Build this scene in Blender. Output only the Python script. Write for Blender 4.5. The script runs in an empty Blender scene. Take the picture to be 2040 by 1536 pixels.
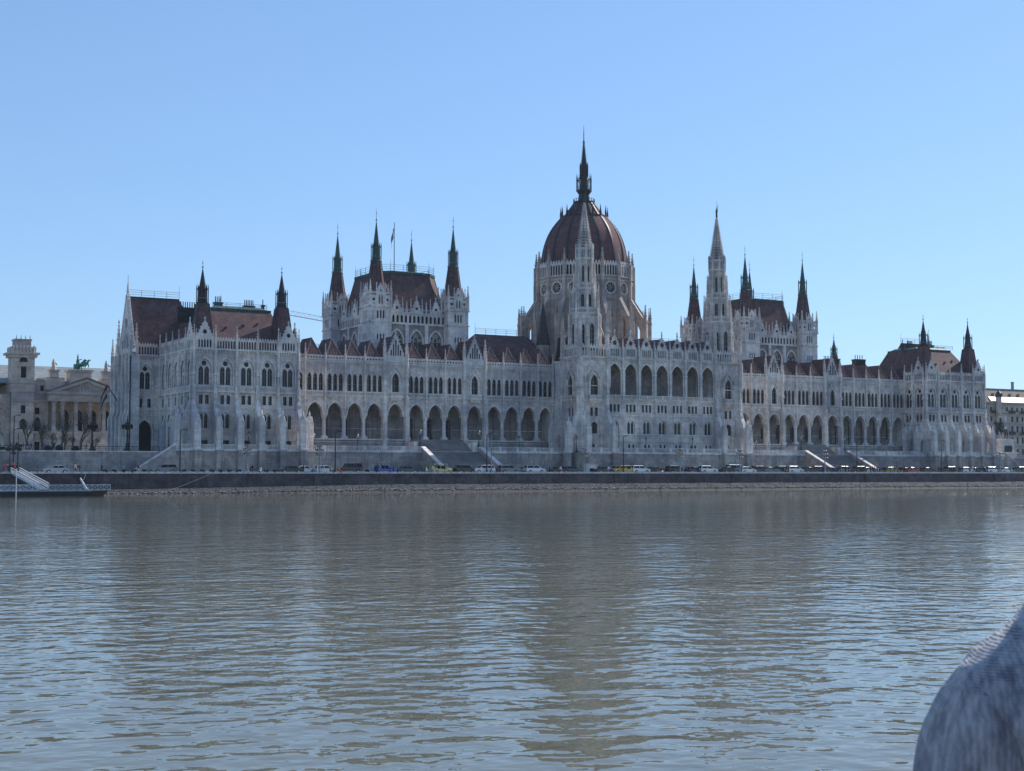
import bpy, math, random
from mathutils import Vector, Matrix, noise
from mathutils.geometry import tessellate_polygon
R = random.Random(7)
PI = math.pi
S = bpy.context.scene
COL = S.collection

# ------------------------------------------------------------------ materials
def newmat(name):
    m = bpy.data.materials.new(name); m.use_nodes = True
    nt = m.node_tree; b = nt.nodes['Principled BSDF']
    return m, nt, b
def N(nt, t, **k):
    n = nt.nodes.new(t)
    for a, v in k.items(): setattr(n, a, v)
    return n
def L(nt, a, b): nt.links.new(a, b)
def wpos(nt, sc=(1,1,1)):
    g = N(nt, 'ShaderNodeNewGeometry'); m = N(nt, 'ShaderNodeVectorMath', operation='MULTIPLY')
    m.inputs[1].default_value = sc; L(nt, g.outputs['Position'], m.inputs[0]); return m.outputs[0]
def noisef(nt, vec, scale, detail=4, rough=.55):
    n = N(nt, 'ShaderNodeTexNoise'); n.inputs['Scale'].default_value = scale
    n.inputs['Detail'].default_value = detail; n.inputs['Roughness'].default_value = rough
    L(nt, vec, n.inputs['Vector']); return n.outputs['Fac']
def ramp(nt, fac, p0, c0, p1, c1):
    r = N(nt, 'ShaderNodeValToRGB'); e = r.color_ramp.elements
    e[0].position = p0; e[0].color = (*c0, 1); e[1].position = p1; e[1].color = (*c1, 1)
    L(nt, fac, r.inputs['Fac']); return r.outputs['Color']
def mix(nt, fac, a, b, mode='MIX'):
    m = N(nt, 'ShaderNodeMix', data_type='RGBA', blend_type=mode)
    if isinstance(fac, float): m.inputs[0].default_value = fac
    else: L(nt, fac, m.inputs[0])
    for i, v in ((6, a), (7, b)):
        if isinstance(v, tuple): m.inputs[i].default_value = (*v, 1)
        else: L(nt, v, m.inputs[i])
    return m.outputs[2]
def stone(name, ca, cb, stain, brick=(1.1, .45), joint=.8, rough=.85, stainamt=.5, bump=.15):
    m, nt, b = newmat(name)
    p = wpos(nt)
    base = ramp(nt, noisef(nt, p, .45, 5, .65), .36, ca, .66, cb)
    base = mix(nt, 1.0, base, ramp(nt, noisef(nt, wpos(nt,(1,1,1.6)), .075, 3, .6), .38, (.70,.70,.74), .62, (1.16,1.12,1.06)), 'MULTIPLY')
    g = N(nt, 'ShaderNodeNewGeometry'); sx = N(nt, 'ShaderNodeSeparateXYZ'); L(nt, g.outputs['Position'], sx.inputs[0])
    ad = N(nt, 'ShaderNodeMath', operation='ADD'); L(nt, sx.outputs[0], ad.inputs[0]); L(nt, sx.outputs[1], ad.inputs[1])
    cx = N(nt, 'ShaderNodeCombineXYZ'); L(nt, ad.outputs[0], cx.inputs[0]); L(nt, sx.outputs[2], cx.inputs[1])
    br = N(nt, 'ShaderNodeTexBrick'); br.inputs['Scale'].default_value = 1
    br.inputs['Brick Width'].default_value = brick[0]; br.inputs['Row Height'].default_value = brick[1]
    br.inputs['Mortar Size'].default_value = .03; br.inputs['Mortar Smooth'].default_value = .4
    br.inputs['Color1'].default_value = (1,1,1,1); br.inputs['Color2'].default_value = (.80,.80,.82,1)
    br.inputs['Mortar'].default_value = (joint,)*3 + (1,); L(nt, cx.outputs[0], br.inputs['Vector'])
    c = mix(nt, 1.0, base, br.outputs['Color'], 'MULTIPLY')
    st = noisef(nt, wpos(nt, (1.3, 1.3, .16)), .9, 5, .7)
    sr = ramp(nt, st, .5, (0,0,0), .72, (stainamt,)*3)
    c = mix(nt, sr, c, stain)
    L(nt, c, b.inputs['Base Color']); b.inputs['Roughness'].default_value = rough
    b.inputs['Specular IOR Level'].default_value = .25
    bp = N(nt, 'ShaderNodeBump'); bp.inputs['Strength'].default_value = bump; bp.inputs['Distance'].default_value = .1
    L(nt, noisef(nt, p, 3.0, 4), bp.inputs['Height']); L(nt, bp.outputs[0], b.inputs['Normal'])
    return m
def simple(name, c, rough=.6, metal=0., var=.25, sc=1.5, spec=.4):
    m, nt, b = newmat(name)
    f = noisef(nt, wpos(nt), sc, 4, .6)
    lo = tuple(x*(1-var) for x in c); hi = tuple(min(1, x*(1+var)) for x in c)
    L(nt, ramp(nt, f, .35, lo, .65, hi), b.inputs['Base Color'])
    b.inputs['Roughness'].default_value = rough; b.inputs['Metallic'].default_value = metal
    b.inputs['Specular IOR Level'].default_value = spec
    return m
def tiles(name, ca, cb, rows=.5, rough=.75):
    m, nt, b = newmat(name)
    p = wpos(nt)
    base = ramp(nt, noisef(nt, p, .5, 5, .7), .35, ca, .65, cb)
    sp = ramp(nt, noisef(nt, p, 4.0, 3, .7), .45, (.78,)*3, .7, (1.15,)*3)
    base = mix(nt, 1.0, base, sp, 'MULTIPLY')
    g = N(nt, 'ShaderNodeNewGeometry'); sx = N(nt, 'ShaderNodeSeparateXYZ'); L(nt, g.outputs['Position'], sx.inputs[0])
    ad = N(nt, 'ShaderNodeMath', operation='ADD'); L(nt, sx.outputs[0], ad.inputs[0]); L(nt, sx.outputs[1], ad.inputs[1])
    cx = N(nt, 'ShaderNodeCombineXYZ'); L(nt, ad.outputs[0], cx.inputs[0]); L(nt, sx.outputs[2], cx.inputs[1])
    br = N(nt, 'ShaderNodeTexBrick'); br.inputs['Scale'].default_value = 1
    br.inputs['Brick Width'].default_value = .5; br.inputs['Row Height'].default_value = rows
    br.inputs['Mortar Size'].default_value = .05; br.inputs['Color1'].default_value = (1,1,1,1)
    br.inputs['Color2'].default_value = (.82,.82,.82,1); br.inputs['Mortar'].default_value = (.62,.62,.62,1)
    L(nt, cx.outputs[0], br.inputs['Vector'])
    L(nt, mix(nt, 1.0, base, br.outputs['Color'], 'MULTIPLY'), b.inputs['Base Color'])
    b.inputs['Roughness'].default_value = rough; b.inputs['Specular IOR Level'].default_value = .15
    return m
M = {}
M['stone'] = stone('limestone', (.74,.69,.64), (.93,.88,.825), (.26,.245,.245), (1.3,.5), .78, stainamt=.75)
M['wall'] = stone('facade_limestone', (.58,.52,.475), (.88,.815,.755), (.19,.17,.165), (1.5,.55), .72, stainamt=.8)
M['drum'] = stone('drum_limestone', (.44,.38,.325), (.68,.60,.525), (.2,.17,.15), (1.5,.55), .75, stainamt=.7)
M['stonew'] = stone('weathered_shade_limestone', (.29,.255,.225), (.45,.40,.365), (.13,.12,.12), (1.1,.5), .76, stainamt=.8)  # darker weathered stone; its tone also paints shade into reveals and loggia recesses
M['rust'] = stone('rusticated_masonry', (.36,.32,.29), (.58,.53,.485), (.15,.135,.13), (1.7,.6), .68, stainamt=.75, bump=.4)
M['quay'] = stone('quay_masonry', (.095,.076,.076), (.185,.152,.15), (.035,.03,.034), (1.5,.55), .6, stainamt=.75, bump=.5)
M['museum'] = stone('museum_stone', (.52,.455,.39), (.70,.625,.55), (.24,.2,.17), (1.6,.6), .8, stainamt=.4)
M['plaster'] = stone('plaster_wall', (.42,.39,.35), (.55,.52,.47), (.25,.23,.21), (3.,1.2), .85, stainamt=.3)
M['roof'] = tiles('red_roof_tile', (.12,.07,.073), (.21,.135,.136))
M['dome'] = tiles('dome_tile', (.14,.068,.076), (.23,.122,.128), .4, .8)
M['slate'] = tiles('pale_roof_sheet', (.27,.30,.31), (.38,.41,.41), .9, .4)
M['brownroof'] = tiles('brown_roof_tile', (.20,.15,.13), (.30,.23,.20), .5)
M['copper'] = simple('green_copper', (.035,.085,.075), .55, .2, .5, 1.2)
M['iron'] = simple('dark_iron', (.022,.025,.03), .5, .3)
M['darkmetal'] = simple('dark_roof_metal', (.03,.03,.035), .5, .3, .4)
M['rail'] = simple('pale_rail_metal', (.20,.25,.30), .4, .3)
M['stair'] = stone('stair_granite', (.26,.245,.235), (.36,.335,.32), (.17,.16,.15), (2.2,.17), .55, stainamt=.3)
M['kerb'] = simple('pale_kerb_stone', (.60,.57,.54), .8, 0, .2)
M['asphalt'] = simple('asphalt', (.07,.07,.07), .9, 0, .25, .8)
M['pave'] = simple('paving', (.22,.21,.20), .85, 0, .25, .5)
M['soil'] = simple('ground_soil', (.16,.15,.13), .95, 0, .3, .05)
M['rock'] = simple('riprap_stone', (.078,.079,.082), .85, 0, .8, 1.4)
M['rockp'] = simple('pale_riprap_stone', (.165,.163,.16), .85, 0, .5, 1.2)
M['silt'] = simple('silt_bank', (.036,.038,.042), .9, 0, .6, 1.5)
M['white'] = simple('white_paint', (.56,.58,.60), .45, 0, .12)
M['black'] = simple('black_paint_and_shade', (.012,.013,.016), .5, 0, .3)  # real black paint, and painted shade behind openings
M['rubber'] = simple('tyre_rubber', (.02,.02,.02), .8)
M['alloy'] = simple('wheel_alloy', (.45,.46,.48), .35, .7)
M['skin'] = simple('skin', (.45,.28,.21), .6, 0, .1)
M['hair'] = simple('dark_hair', (.03,.022,.018), .6)
M['bark'] = simple('bare_bark', (.15,.12,.095), .9, 0, .4, 2)
M['palebark'] = simple('pale_bark', (.42,.37,.30), .9, 0, .4, 1.)
M['bush'] = simple('dry_twigs', (.16,.10,.07), .95, 0, .4, 2)
M['hedge'] = simple('dark_evergreen', (.018,.026,.016), .9, 0, .5, 2)
M['verdigris'] = simple('verdigris_bronze', (.07,.21,.165), .5, .3, .4)
M['bronze'] = simple('dark_bronze', (.035,.04,.042), .45, .5, .4)
M['redsteel'] = simple('red_steel', (.45,.06,.04), .5)
for k, c in dict(fred=(.25,.02,.03), fwhite=(.4,.4,.4), fgreen=(.02,.09,.05)).items(): M[k] = simple(k + '_cloth', c, .8, 0, .1)
def glassmat():
    m, nt, b = newmat('window_glass')
    f = noisef(nt, wpos(nt, (2.2,2.2,.35)), .9, 3)
    L(nt, ramp(nt, f, .4, (.005,.006,.009), .75, (.035,.036,.048)), b.inputs['Base Color'])  # lighter streaks paint sky reflection and curtains into the glass
    b.inputs['Roughness'].default_value = .2; b.inputs['Specular IOR Level'].default_value = .28
    return m
M['glass'] = glassmat()
def lampglass():
    m, nt, b = newmat('lamp_glass'); b.inputs['Base Color'].default_value = (.32,.34,.36,1)
    b.inputs['Roughness'].default_value = .2; return m
M['lampglass'] = lampglass()

# ------------------------------------------------------------------ mesh builder
class MB:
    def __init__(s, M_=None): s.v=[]; s.f=[]; s.mi=[]; s.keys=[]; s.M=M_ or Matrix.Identity(4); s.k='stone'
    def key(s, k):
        k = k or s.k
        if k not in s.keys: s.keys.append(k)
        return s.keys.index(k)
    def add(s, pts, faces, k=None):
        o = len(s.v); i = s.key(k)
        s.v += [s.M @ Vector(p) for p in pts]
        s.f += [tuple(a+o for a in f) for f in faces]; s.mi += [i]*len(faces)
    def box(s, x0,x1,y0,y1,z0,z1,k=None):
        s.add([(x0,y0,z0),(x1,y0,z0),(x1,y1,z0),(x0,y1,z0),(x0,y0,z1),(x1,y0,z1),(x1,y1,z1),(x0,y1,z1)],
              [(0,3,2,1),(4,5,6,7),(0,1,5,4),(1,2,6,5),(2,3,7,6),(3,0,4,7)], k)
    def hull4(s, a, b, k=None):      # two quads joined (bottom a, top b)
        s.add(list(a)+list(b), [(3,2,1,0),(4,5,6,7),(0,1,5,4),(1,2,6,5),(2,3,7,6),(3,0,4,7)], k)
    def rect2(s, r0, z0, r1, z1, k=None):   # frustum between rectangles (x0,x1,y0,y1)
        q=lambda r,z:[(r[0],r[2],z),(r[1],r[2],z),(r[1],r[3],z),(r[0],r[3],z)]
        s.hull4(q(r0,z0), q(r1,z1), k)
    def fr(s, n, cx, cy, z0, r0, z1, r1, rot=None, k=None, cap=True):
        rot = PI/n if rot is None else rot
        P=[(cx+r0*math.cos(rot+2*PI*i/n), cy+r0*math.sin(rot+2*PI*i/n), z0) for i in range(n)]
        if r1 < 1e-4:
            P.append((cx,cy,z1)); F=[(i,(i+1)%n,n) for i in range(n)]
        else:
            P+=[(cx+r1*math.cos(rot+2*PI*i/n), cy+r1*math.sin(rot+2*PI*i/n), z1) for i in range(n)]
            F=[(i,(i+1)%n,n+(i+1)%n,n+i) for i in range(n)]
            if cap: F.append(tuple(range(n,2*n)))
        if cap: F.append(tuple(range(n-1,-1,-1)))
        s.add(P,F,k)
    def lathe(s, prof, n=12, cx=0, cy=0, k=None):
        for (r0,z0),(r1,z1) in zip(prof,prof[1:]): s.fr(n,cx,cy,z0,max(r0,.0005) if r0 else .0005,z1,r1,0,k,cap=False)
    def bar(s, p, q, w, k=None, w2=None, n=4):
        p=Vector(p); q=Vector(q); d=q-p
        if d.length<1e-6: return
        t=d.to_track_quat('Z','Y').to_matrix(); w2=w if w2 is None else w2
        P=[]
        for c,ww in ((p,w),(q,w2)):
            for i in range(n):
                a=PI/4+2*PI*i/n; P.append(tuple(c+t@Vector((math.cos(a)*ww*.707,math.sin(a)*ww*.707,0))))
        F=[(i,(i+1)%n,n+(i+1)%n,n+i) for i in range(n)]+[tuple(range(n-1,-1,-1)),tuple(range(n,2*n))]
        s.add(P,F,k)
    def plate(s, outer, holes=(), y=0., t=.5, k=None, rk=None):
        # plate in the x-z plane, front face at y, thickness t inwards
        loops=[outer]+list(holes)
        vl=[[Vector((a,b,0)) for a,b in l] for l in loops]
        tri=tessellate_polygon(vl)
        flat=[p for l in loops for p in l]
        def area(a,b,c): return (b[0]-a[0])*(c[1]-a[1])-(b[1]-a[1])*(c[0]-a[0])
        F=[]
        for a,b,c in tri:
            F.append((a,b,c) if area(flat[a],flat[b],flat[c])>0 else (a,c,b))
        s.add([(a,y,b) for a,b in flat],F,k)
        s.add([(a,y+t,b) for a,b in flat],[(c,b,a) for a,b,c in F],k)
        for li,l in enumerate(loops):
            n=len(l); P=[(a,y,b) for a,b in l]+[(a,y+t,b) for a,b in l]
            s.add(P,[(i,(i+1)%n,n+(i+1)%n,n+i) for i in range(n)], (rk or k) if li else k)
    def extr(s, poly, y0, y1, k=None): s.plate(poly,(),y0,y1-y0,k)
    def fin(s, poly, x0, x1, holes=(), k=None):   # polygon in the y-z plane, between x0 and x1
        old=s.M; s.M=old@Matrix(((0,1,0,x0),(1,0,0,0),(0,0,1,0),(0,0,0,1)))
        s.plate(poly,holes,0,x1-x0,k); s.M=old
    def ring(s, inner, outer, y, t, k=None):
        n=len(inner); P=[(a,y,b) for a,b in inner]+[(a,y,b) for a,b in outer]+[(a,y+t,b) for a,b in inner]+[(a,y+t,b) for a,b in outer]
        F=[]
        for i in range(n-1):
            F+=[(i,n+i,n+i+1,i+1),(n+i,3*n+i,3*n+i+1,n+i+1),(i,i+1,2*n+i+1,2*n+i)]
        s.add(P,F,k)
    def build(s, name):
        me=bpy.data.meshes.new(name); me.from_pydata([tuple(v) for v in s.v],[],s.f)
        for k in s.keys: me.materials.append(M[k])
        me.polygons.foreach_set('material_index', s.mi); me.update()
        import bmesh
        bm=bmesh.new(); bm.from_mesh(me); bmesh.ops.recalc_face_normals(bm,faces=bm.faces); bm.to_mesh(me); bm.free()
        return me
def T(x=0,y=0,z=0): return Matrix.Translation((x,y,z))
def RZ(a): return Matrix.Rotation(a,4,'Z')
def front(Y): return T(0,Y,0)
def flankL(X): return T(X,0,0)@RZ(-PI/2)     # local x = -Y, inward = +X
def flankR(X): return T(X,0,0)@RZ(PI/2)      # local x = +Y, inward = -X
def back(Y): return T(0,Y,0)@RZ(PI)          # local x = -X

def obj(name, me, parent=None, mat=None):
    if isinstance(me, MB): me = me.build(name)
    o = bpy.data.objects.new(name, me); COL.objects.link(o)
    if parent is not None: o.parent = parent
    if mat is not None: o.matrix_local = mat
    return o
def empty(name, loc=(0,0,0), rz=0):
    o = bpy.data.objects.new(name, None); COL.objects.link(o); o.location = loc; o.rotation_euler = (0,0,rz); return o
def tag(o, label=None, cat=None, group=None, kind=None):
    for k, v in (('label',label),('category',cat),('group',group),('kind',kind)):
        if v: o[k] = v
    return o
def arch(cx, z0, zs, hw, za, n=6):
    # pointed arch outline, counter-clockwise from bottom left, feet included
    h=za-zs; Rr=(hw*hw+h*h)/(2*hw); a1=math.asin(min(1,h/Rr)) if Rr>=h else PI/2
    right=[]
    for i in range(n+1):
        a=a1*i/n; right.append((cx+hw-Rr+Rr*math.cos(a), zs+Rr*math.sin(a)))
    right[-1]=(cx,za)
    left=[(2*cx-x,z) for x,z in right[:-1]][::-1]
    return [(cx-hw,z0),(cx+hw,z0)]+right+left
def arc_open(cx, z0, zs, hw, za, n=6):   # open polyline foot to foot (for mouldings)
    p=arch(cx,z0,zs,hw,za,n); return [p[1]]+p[2:]+[p[0]]
def circ(cx,cz,r,n=10): return [(cx+r*math.cos(2*PI*i/n),cz+r*math.sin(2*PI*i/n)) for i in range(n)]
def rect(x0,z0,x1,z1): return [(x0,z0),(x1,z0),(x1,z1),(x0,z1)]
def mould(mb, cx, z0, zs, hw, za, t=.22, y=0, d=.14):
    mb.ring(arc_open(cx,z0,zs,hw,za), arc_open(cx,z0,zs,hw+t,za+t*1.25), y-d, d+.02)
def pin(mb, x, y, z0, z1, z2, w, k=None, cr=True):
    # square shaft, little gablet collar and crocketed spirelet
    mb.box(x-w/2,x+w/2,y-w/2,y+w/2,z0,z1,k)
    mb.box(x-w*.68,x+w*.68,y-w*.68,y+w*.68,z1-.18,z1,k)
    zb=z1+(z2-z1)*.02
    mb.fr(4,x,y,zb,w*.62,z2-.25,.05,None,k)
    if cr:
        for t in (.25,.5,.72):
            r=w*.5*(1-t)+.09; zz=z1+(z2-z1)*t; mb.box(x-r,x+r,y-r,y+r,zz,zz+.13,k)
    mb.box(x-.13,x+.13,y-.13,y+.13,z2-.35,z2-.1,k)
    mb.box(x-.05,x+.05,y-.05,y+.05,z2-.3,z2+.2,k)

# ------------------------------------------------------------------ window meshes (local: x centre, z from sill, glass at y 0)
WIN = {}
def defwin(kind, polys, bars=()):
    mb = MB(); mb.k='glass'
    for p in polys: mb.plate(p,(),0,.06,'glass')
    for (x0,x1,z0,z1) in bars: mb.box(x0,x1,-.07,0,z0,z1,'stonew')
    WIN[kind] = mb.build(kind)
defwin('traceried_window', [arch(-.68,0,3.3,.62,4.35), arch(.68,0,3.3,.62,4.35), circ(0,4.95,.66)],
       [(-.71,-.65,.05,4.2),(.65,.71,.05,4.2),(-1.24,-.12,2.9,2.95),(.12,1.24,2.9,2.95)])
defwin('rectangular_window', [rect(-.43,0,.43,2.1)], [(-.03,.03,.05,2.05)])
defwin('twin_window', [arch(-.55,0,2.6,.46,3.4), arch(.55,0,2.6,.46,3.4)], [(-.57,-.53,.05,3.1),(.53,.57,.05,3.1)])
defwin('basement_window', [rect(-.42,0,.42,.95)], [(-.02,.02,.03,.9)])
defwin('lancet_window', [arch(0,0,3.5,.5,4.3)], [(-.03,.03,.05,4.2),(-.47,.47,1.6,1.66),(-.47,.47,3.2,3.26)])
defwin('hooded_window', [arch(0,0,3.4,.85,4.9)], [(-.05,.05,.05,4.7),(-.8,.8,1.6,1.68),(-.8,.8,3.3,3.38)])
defwin('tall_window', [arch(0,0,6.9,.62,7.9)], [(-.05,.05,.05,7.7)]+[(-.6,.6,z,z+.08) for z in (1.6,3.2,4.8,6.4)])
defwin('rose_window', [circ(0,0,1.5,16)], [(-.05,.05,-1.45,1.45),(-1.45,1.45,-.05,.05)])
defwin('great_window', [arch(0,0,5.2,1.9,8.0,8)], [(-.72,-.56,.05,6.6),(.56,.72,.05,6.6),(-1.85,1.85,3.4,3.52),(-1.85,1.85,5.1,5.3)])
defwin('slit_window', [arch(0,0,1.4,.24,1.8,4)], [(-.02,.02,.02,1.6)])
defwin('loggia_window', [arch(0,0,4.6,.55,5.4)], [(-.04,.04,.04,5.2),(-.5,.5,2.2,2.28),(-.5,.5,4.2,4.28)])
def addwins(parent, frame, wl):
    for kind, x, y, z in wl: obj(kind, WIN[kind], parent, frame@T(x,y,z))
# ================================================================== PARLIAMENT
PAR = tag(empty('parliament_building'), 'vast pale stone gothic parliament with dark red roofs, many spires and one tall ribbed dome', 'parliament building')
def part(name, mb, parent=None, mat=None): return obj(name, mb, parent or PAR, mat)
GZ = 5.4      # terrace level
# ---- shared buttress (origin on the facade line)
def make_buttress():
    b = MB(); b.k='stone'
    b.fin([(0,GZ),(-2.7,GZ),(-2.7,11.4),(-1.0,15.2),(0,15.2)], -.42,.42, [[(-2.2,GZ+.2),(-.7,GZ+.2),(-.7,9.2),(-1.45,10.4),(-2.2,9.2)][::1]])
    b.hull4([(-.5,-2.8,11.3),(.5,-2.8,11.3),(.5,-1.0,15.2),(-.5,-1.0,15.2)],[(-.5,-2.8,11.6),(.5,-2.8,11.6),(.5,-1.0,15.5),(-.5,-1.0,15.5)],'stone')
    b.box(-.62,.62,-3.9,-2.6,GZ,12.0); b.box(-.72,.72,-4.0,-2.5,GZ,GZ+.5); b.box(-.7,.7,-3.98,-2.52,10.0,10.25)
    b.box(-.75,.75,-4.0,-2.5,11.85,12.05)
    b.fin([(-3.95,12.05),(-2.55,12.05),(-3.25,13.3)],-.6,.6)
    b.plate([(-.6,12.05),(.6,12.05),(0,13.5)],(),-3.95,1.4)
    # statue-like finial on the pier
    b.fr(6,0,-3.25,13.1,.26,13.9,.2); b.fr(6,0,-3.25,13.9,.28,14.5,.14); b.fr(6,0,-3.25,14.5,.13,14.85,.06)
    # upper pilaster
    b.box(-.45,.45,-1.0,.1,GZ,15.9); b.box(-.52,.52,-1.1,.1,15.45,15.65); b.hull4([(-.47,-1.03,15.9),(.47,-1.03,15.9),(.47,.1,15.9),(-.47,.1,15.9)],[(-.1,-.5,17.4),(.1,-.5,17.4),(.1,.1,17.4),(-.1,.1,17.4)])
    b.box(-.36,.36,-.5,.1,17.2,20.2); b.box(-.5,.5,-.66,.1,18.4,18.7); b.box(-.52,.52,-.7,.1,20.1,20.35)
    b.fr(6,0,-.42,20.35,.2,21.9,.17); b.fr(6,0,-.42,21.9,.2,22.4,.1)      # niche figure
    b.fr(4,0,-.4,22.7,.5,24.6,.08); b.box(-.42,.42,-.62,.1,22.5,22.8)     # canopy
    b.box(-.2,.2,-.3,.1,20.3,28.4); b.fr(8,0,-.36,24.6,.34,28.4,.34,0); b.fr(8,0,-.42,17.2,.4,20.1,.4,0); b.fr(12,-.36,-.55,17.2,.1,20.1,.1,0); b.fr(12,.36,-.55,17.2,.1,20.1,.1,0); b.fr(12,.42,-.7,GZ,.12,15.8,.12,0); b.fr(12,.62,-3.9,GZ+.5,.13,11.8,.13,0); b.fr(12,-.62,-3.9,GZ+.5,.13,11.8,.13,0)
    # rusticated pier foot on the road
    for i in range(7):
        w=.85-.01*i; b.box(-w,w,-4.45,-3.0,.95+i*.63,.95+i*.63+.56,'rust')
    b.box(-.74,.74,-4.34,-3.0,.9,GZ,'rust'); b.box(-1.15,1.15,-4.8,-3.0,.05,.6,'rust'); b.box(-1.0,1.0,-4.65,-3.0,.6,.92,'rust')
    b.box(-.95,.95,-4.5,-2.9,GZ-.1,GZ+.15,'stone')
    return b.build('buttress')
BUT = make_buttress()
def make_slim():
    b = MB(); b.k='stone'
    b.box(-.42,.42,-1.5,.1,GZ,10.5); b.fin([(-1.5,10.5),(0,10.5),(0,13.5),(-.5,13.5)],-.4,.4); b.plate([(-.45,10.5),(.45,10.5),(0,12.2)],(),-1.55,.5)
    b.box(-.36,.36,-.55,.1,13.5,20.2); b.box(-.45,.45,-.66,.1,18.4,18.7); b.box(-.2,.2,-.3,.1,20.2,28.4); b.fr(8,0,-.36,20.4,.3,28.4,.3,0)
    b.box(-.4,.4,-.7,.1,15.2,15.4); b.fr(4,0,-.42,22.6,.5,24.4,.08)
    return b.build('buttress')
BUTS = make_slim()
pm = MB(); pm.k='stone'; pin(pm,0,0,0,2.6,5.6,.5); PIN = pm.build('pinnacle')
pm = MB(); pm.k='stone'; pin(pm,0,0,0,1.2,3.4,.36); PINS = pm.build('pinnacle')
pm = MB(); pm.k='drum'; pin(pm,0,0,0,2.6,5.6,.5); PIND = pm.build('pinnacle')
def buttress(frame, x, pinn=True, top=28.4):
    o = part('buttress', BUT, None, frame@T(x,0,0))
    if pinn: obj('pinnacle', PIN, o, T(0,-.35,top))
    return o
def mpin(p, parent, z, dz=1.0, w=1.0):
    return obj('pinnacle', PIN, parent, T(p[0],p[1],z)@Matrix.Diagonal((w,w,dz,1)))
# ---- gallery / parapets
def gallery(mb, x0, x1, z0, h, n, y=-.25, t=.22, crest=True):
    w=(x1-x0)/n; hs=[]
    for i in range(n):
        c=x0+w*(i+.5); hs.append(arch(c,z0+.14,z0+h*.72,w*.37,z0+h*.9,3))
    mb.plate(rect(x0,z0,x1,z0+h),hs,y,t,'stone')
    mb.box(x0,x1,y-.07,y+t+.07,z0+h,z0+h+.1)
    if crest:
        for i in range(n):
            c=x0+w*(i+.5); mb.plate([(c-w*.4,z0+h+.1),(c+w*.4,z0+h+.1),(c,z0+h+.1+w*.85)],(),y+.02,t-.04,'stone')
def cornice(mb, x0, x1, z, d=.5, dent=.62):
    mb.box(x0,x1,-d,.1,z-.28,z+.06); n=max(1,int((x1-x0)/dent))
    for i in range(n):
        c=x0+(x1-x0)*(i+.5)/n; mb.box(c-.14,c+.14,-d*.7,.1,z-.85,z-.29)
def quatre(mb, x0, x1, z0, h, n, y=-.2, t=.2):
    w=(x1-x0)/n; r=min(w,h)*.43
    hs=[[(x0+w*(i+.5)+r*a,z0+h*.5+r*b) for a,b in ((0,-1),(.38,-.38),(1,0),(.38,.38),(0,1),(-.38,.38),(-1,0),(-.38,-.38))] for i in range(n)]
    mb.plate(rect(x0,z0,x1,z0+h),hs,y,t,'stone'); mb.box(x0,x1,y-.08,y+t+.08,z0+h,z0+h+.12)
def balus(mb, x0, x1, z0, y=-.3, step=.42, h=1.15, solid=False):
    mb.box(x0,x1,y-.12,y+.12,z0,z0+.2); mb.box(x0,x1,y-.15,y+.15,z0+h-.18,z0+h)
    n=max(1,int((x1-x0)/step))
    if solid: mb.box(x0,x1,y-.04,y+.06,z0+.2,z0+h-.18); return
    for i in range(n):
        c=x0+(x1-x0)*(i+.5)/n; mb.box(c-.08,c+.08,y-.08,y+.08,z0+.2,z0+h-.18)
def gable(mb, cx, hw, z0, za, y=-.3, t=.35, nl=5, hole=None, crk=True, lz=None):
    lz = lz or (z0+.25, z0+1.6, z0+2.2); hs=[]
    ww=hw*1.5/max(1,nl)
    for i in range(nl):
        c=cx-hw*.75+ww*(i+.5); hs.append(arch(c,lz[0],lz[1],ww*.33,lz[2],3))
    if hole: hs.append(circ(cx,hole[0],hole[1],8))
    zs=z0+.25*(za-z0) if nl else z0
    mb.plate([(cx-hw,z0),(cx+hw,z0),(cx+hw,zs*0+z0+1.6 if nl else z0+.05),(cx,za),(cx-hw,z0+1.6 if nl else z0+.05)],hs,y,t,'stone')
    if hole or nl: mb.plate([(cx-hw*.9,z0+.1),(cx+hw*.9,z0+.1),(cx+hw*.85,z0+1.5),(cx,za-.7),(cx-hw*.85,z0+1.5)],(),y+t+.12,.1,'darkmetal')  # dark backing paints shade into the lancets and roundel
    zb=z0+1.6 if nl else z0+.05
    for s in (-1,1):
        mb.bar((cx+s*(hw+.12),y+t/2-.03,zb-.1),(cx,y+t/2-.03,za+.12),.26)
        if crk:
            n=max(3,int((za-zb)/.75))
            for i in range(1,n):
                f=i/n; px=cx+s*hw*(1-f)+s*.16; pz=zb+(za-zb)*f+.16; mb.box(px-.12,px+.12,y-.05,y+t+.0,pz-.1,pz+.22)
    mb.box(cx-.09,cx+.09,y+.05,y+.3,za,za+1.1); mb.box(cx-.28,cx+.28,y+.05,y+.3,za+.55,za+.75)
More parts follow.
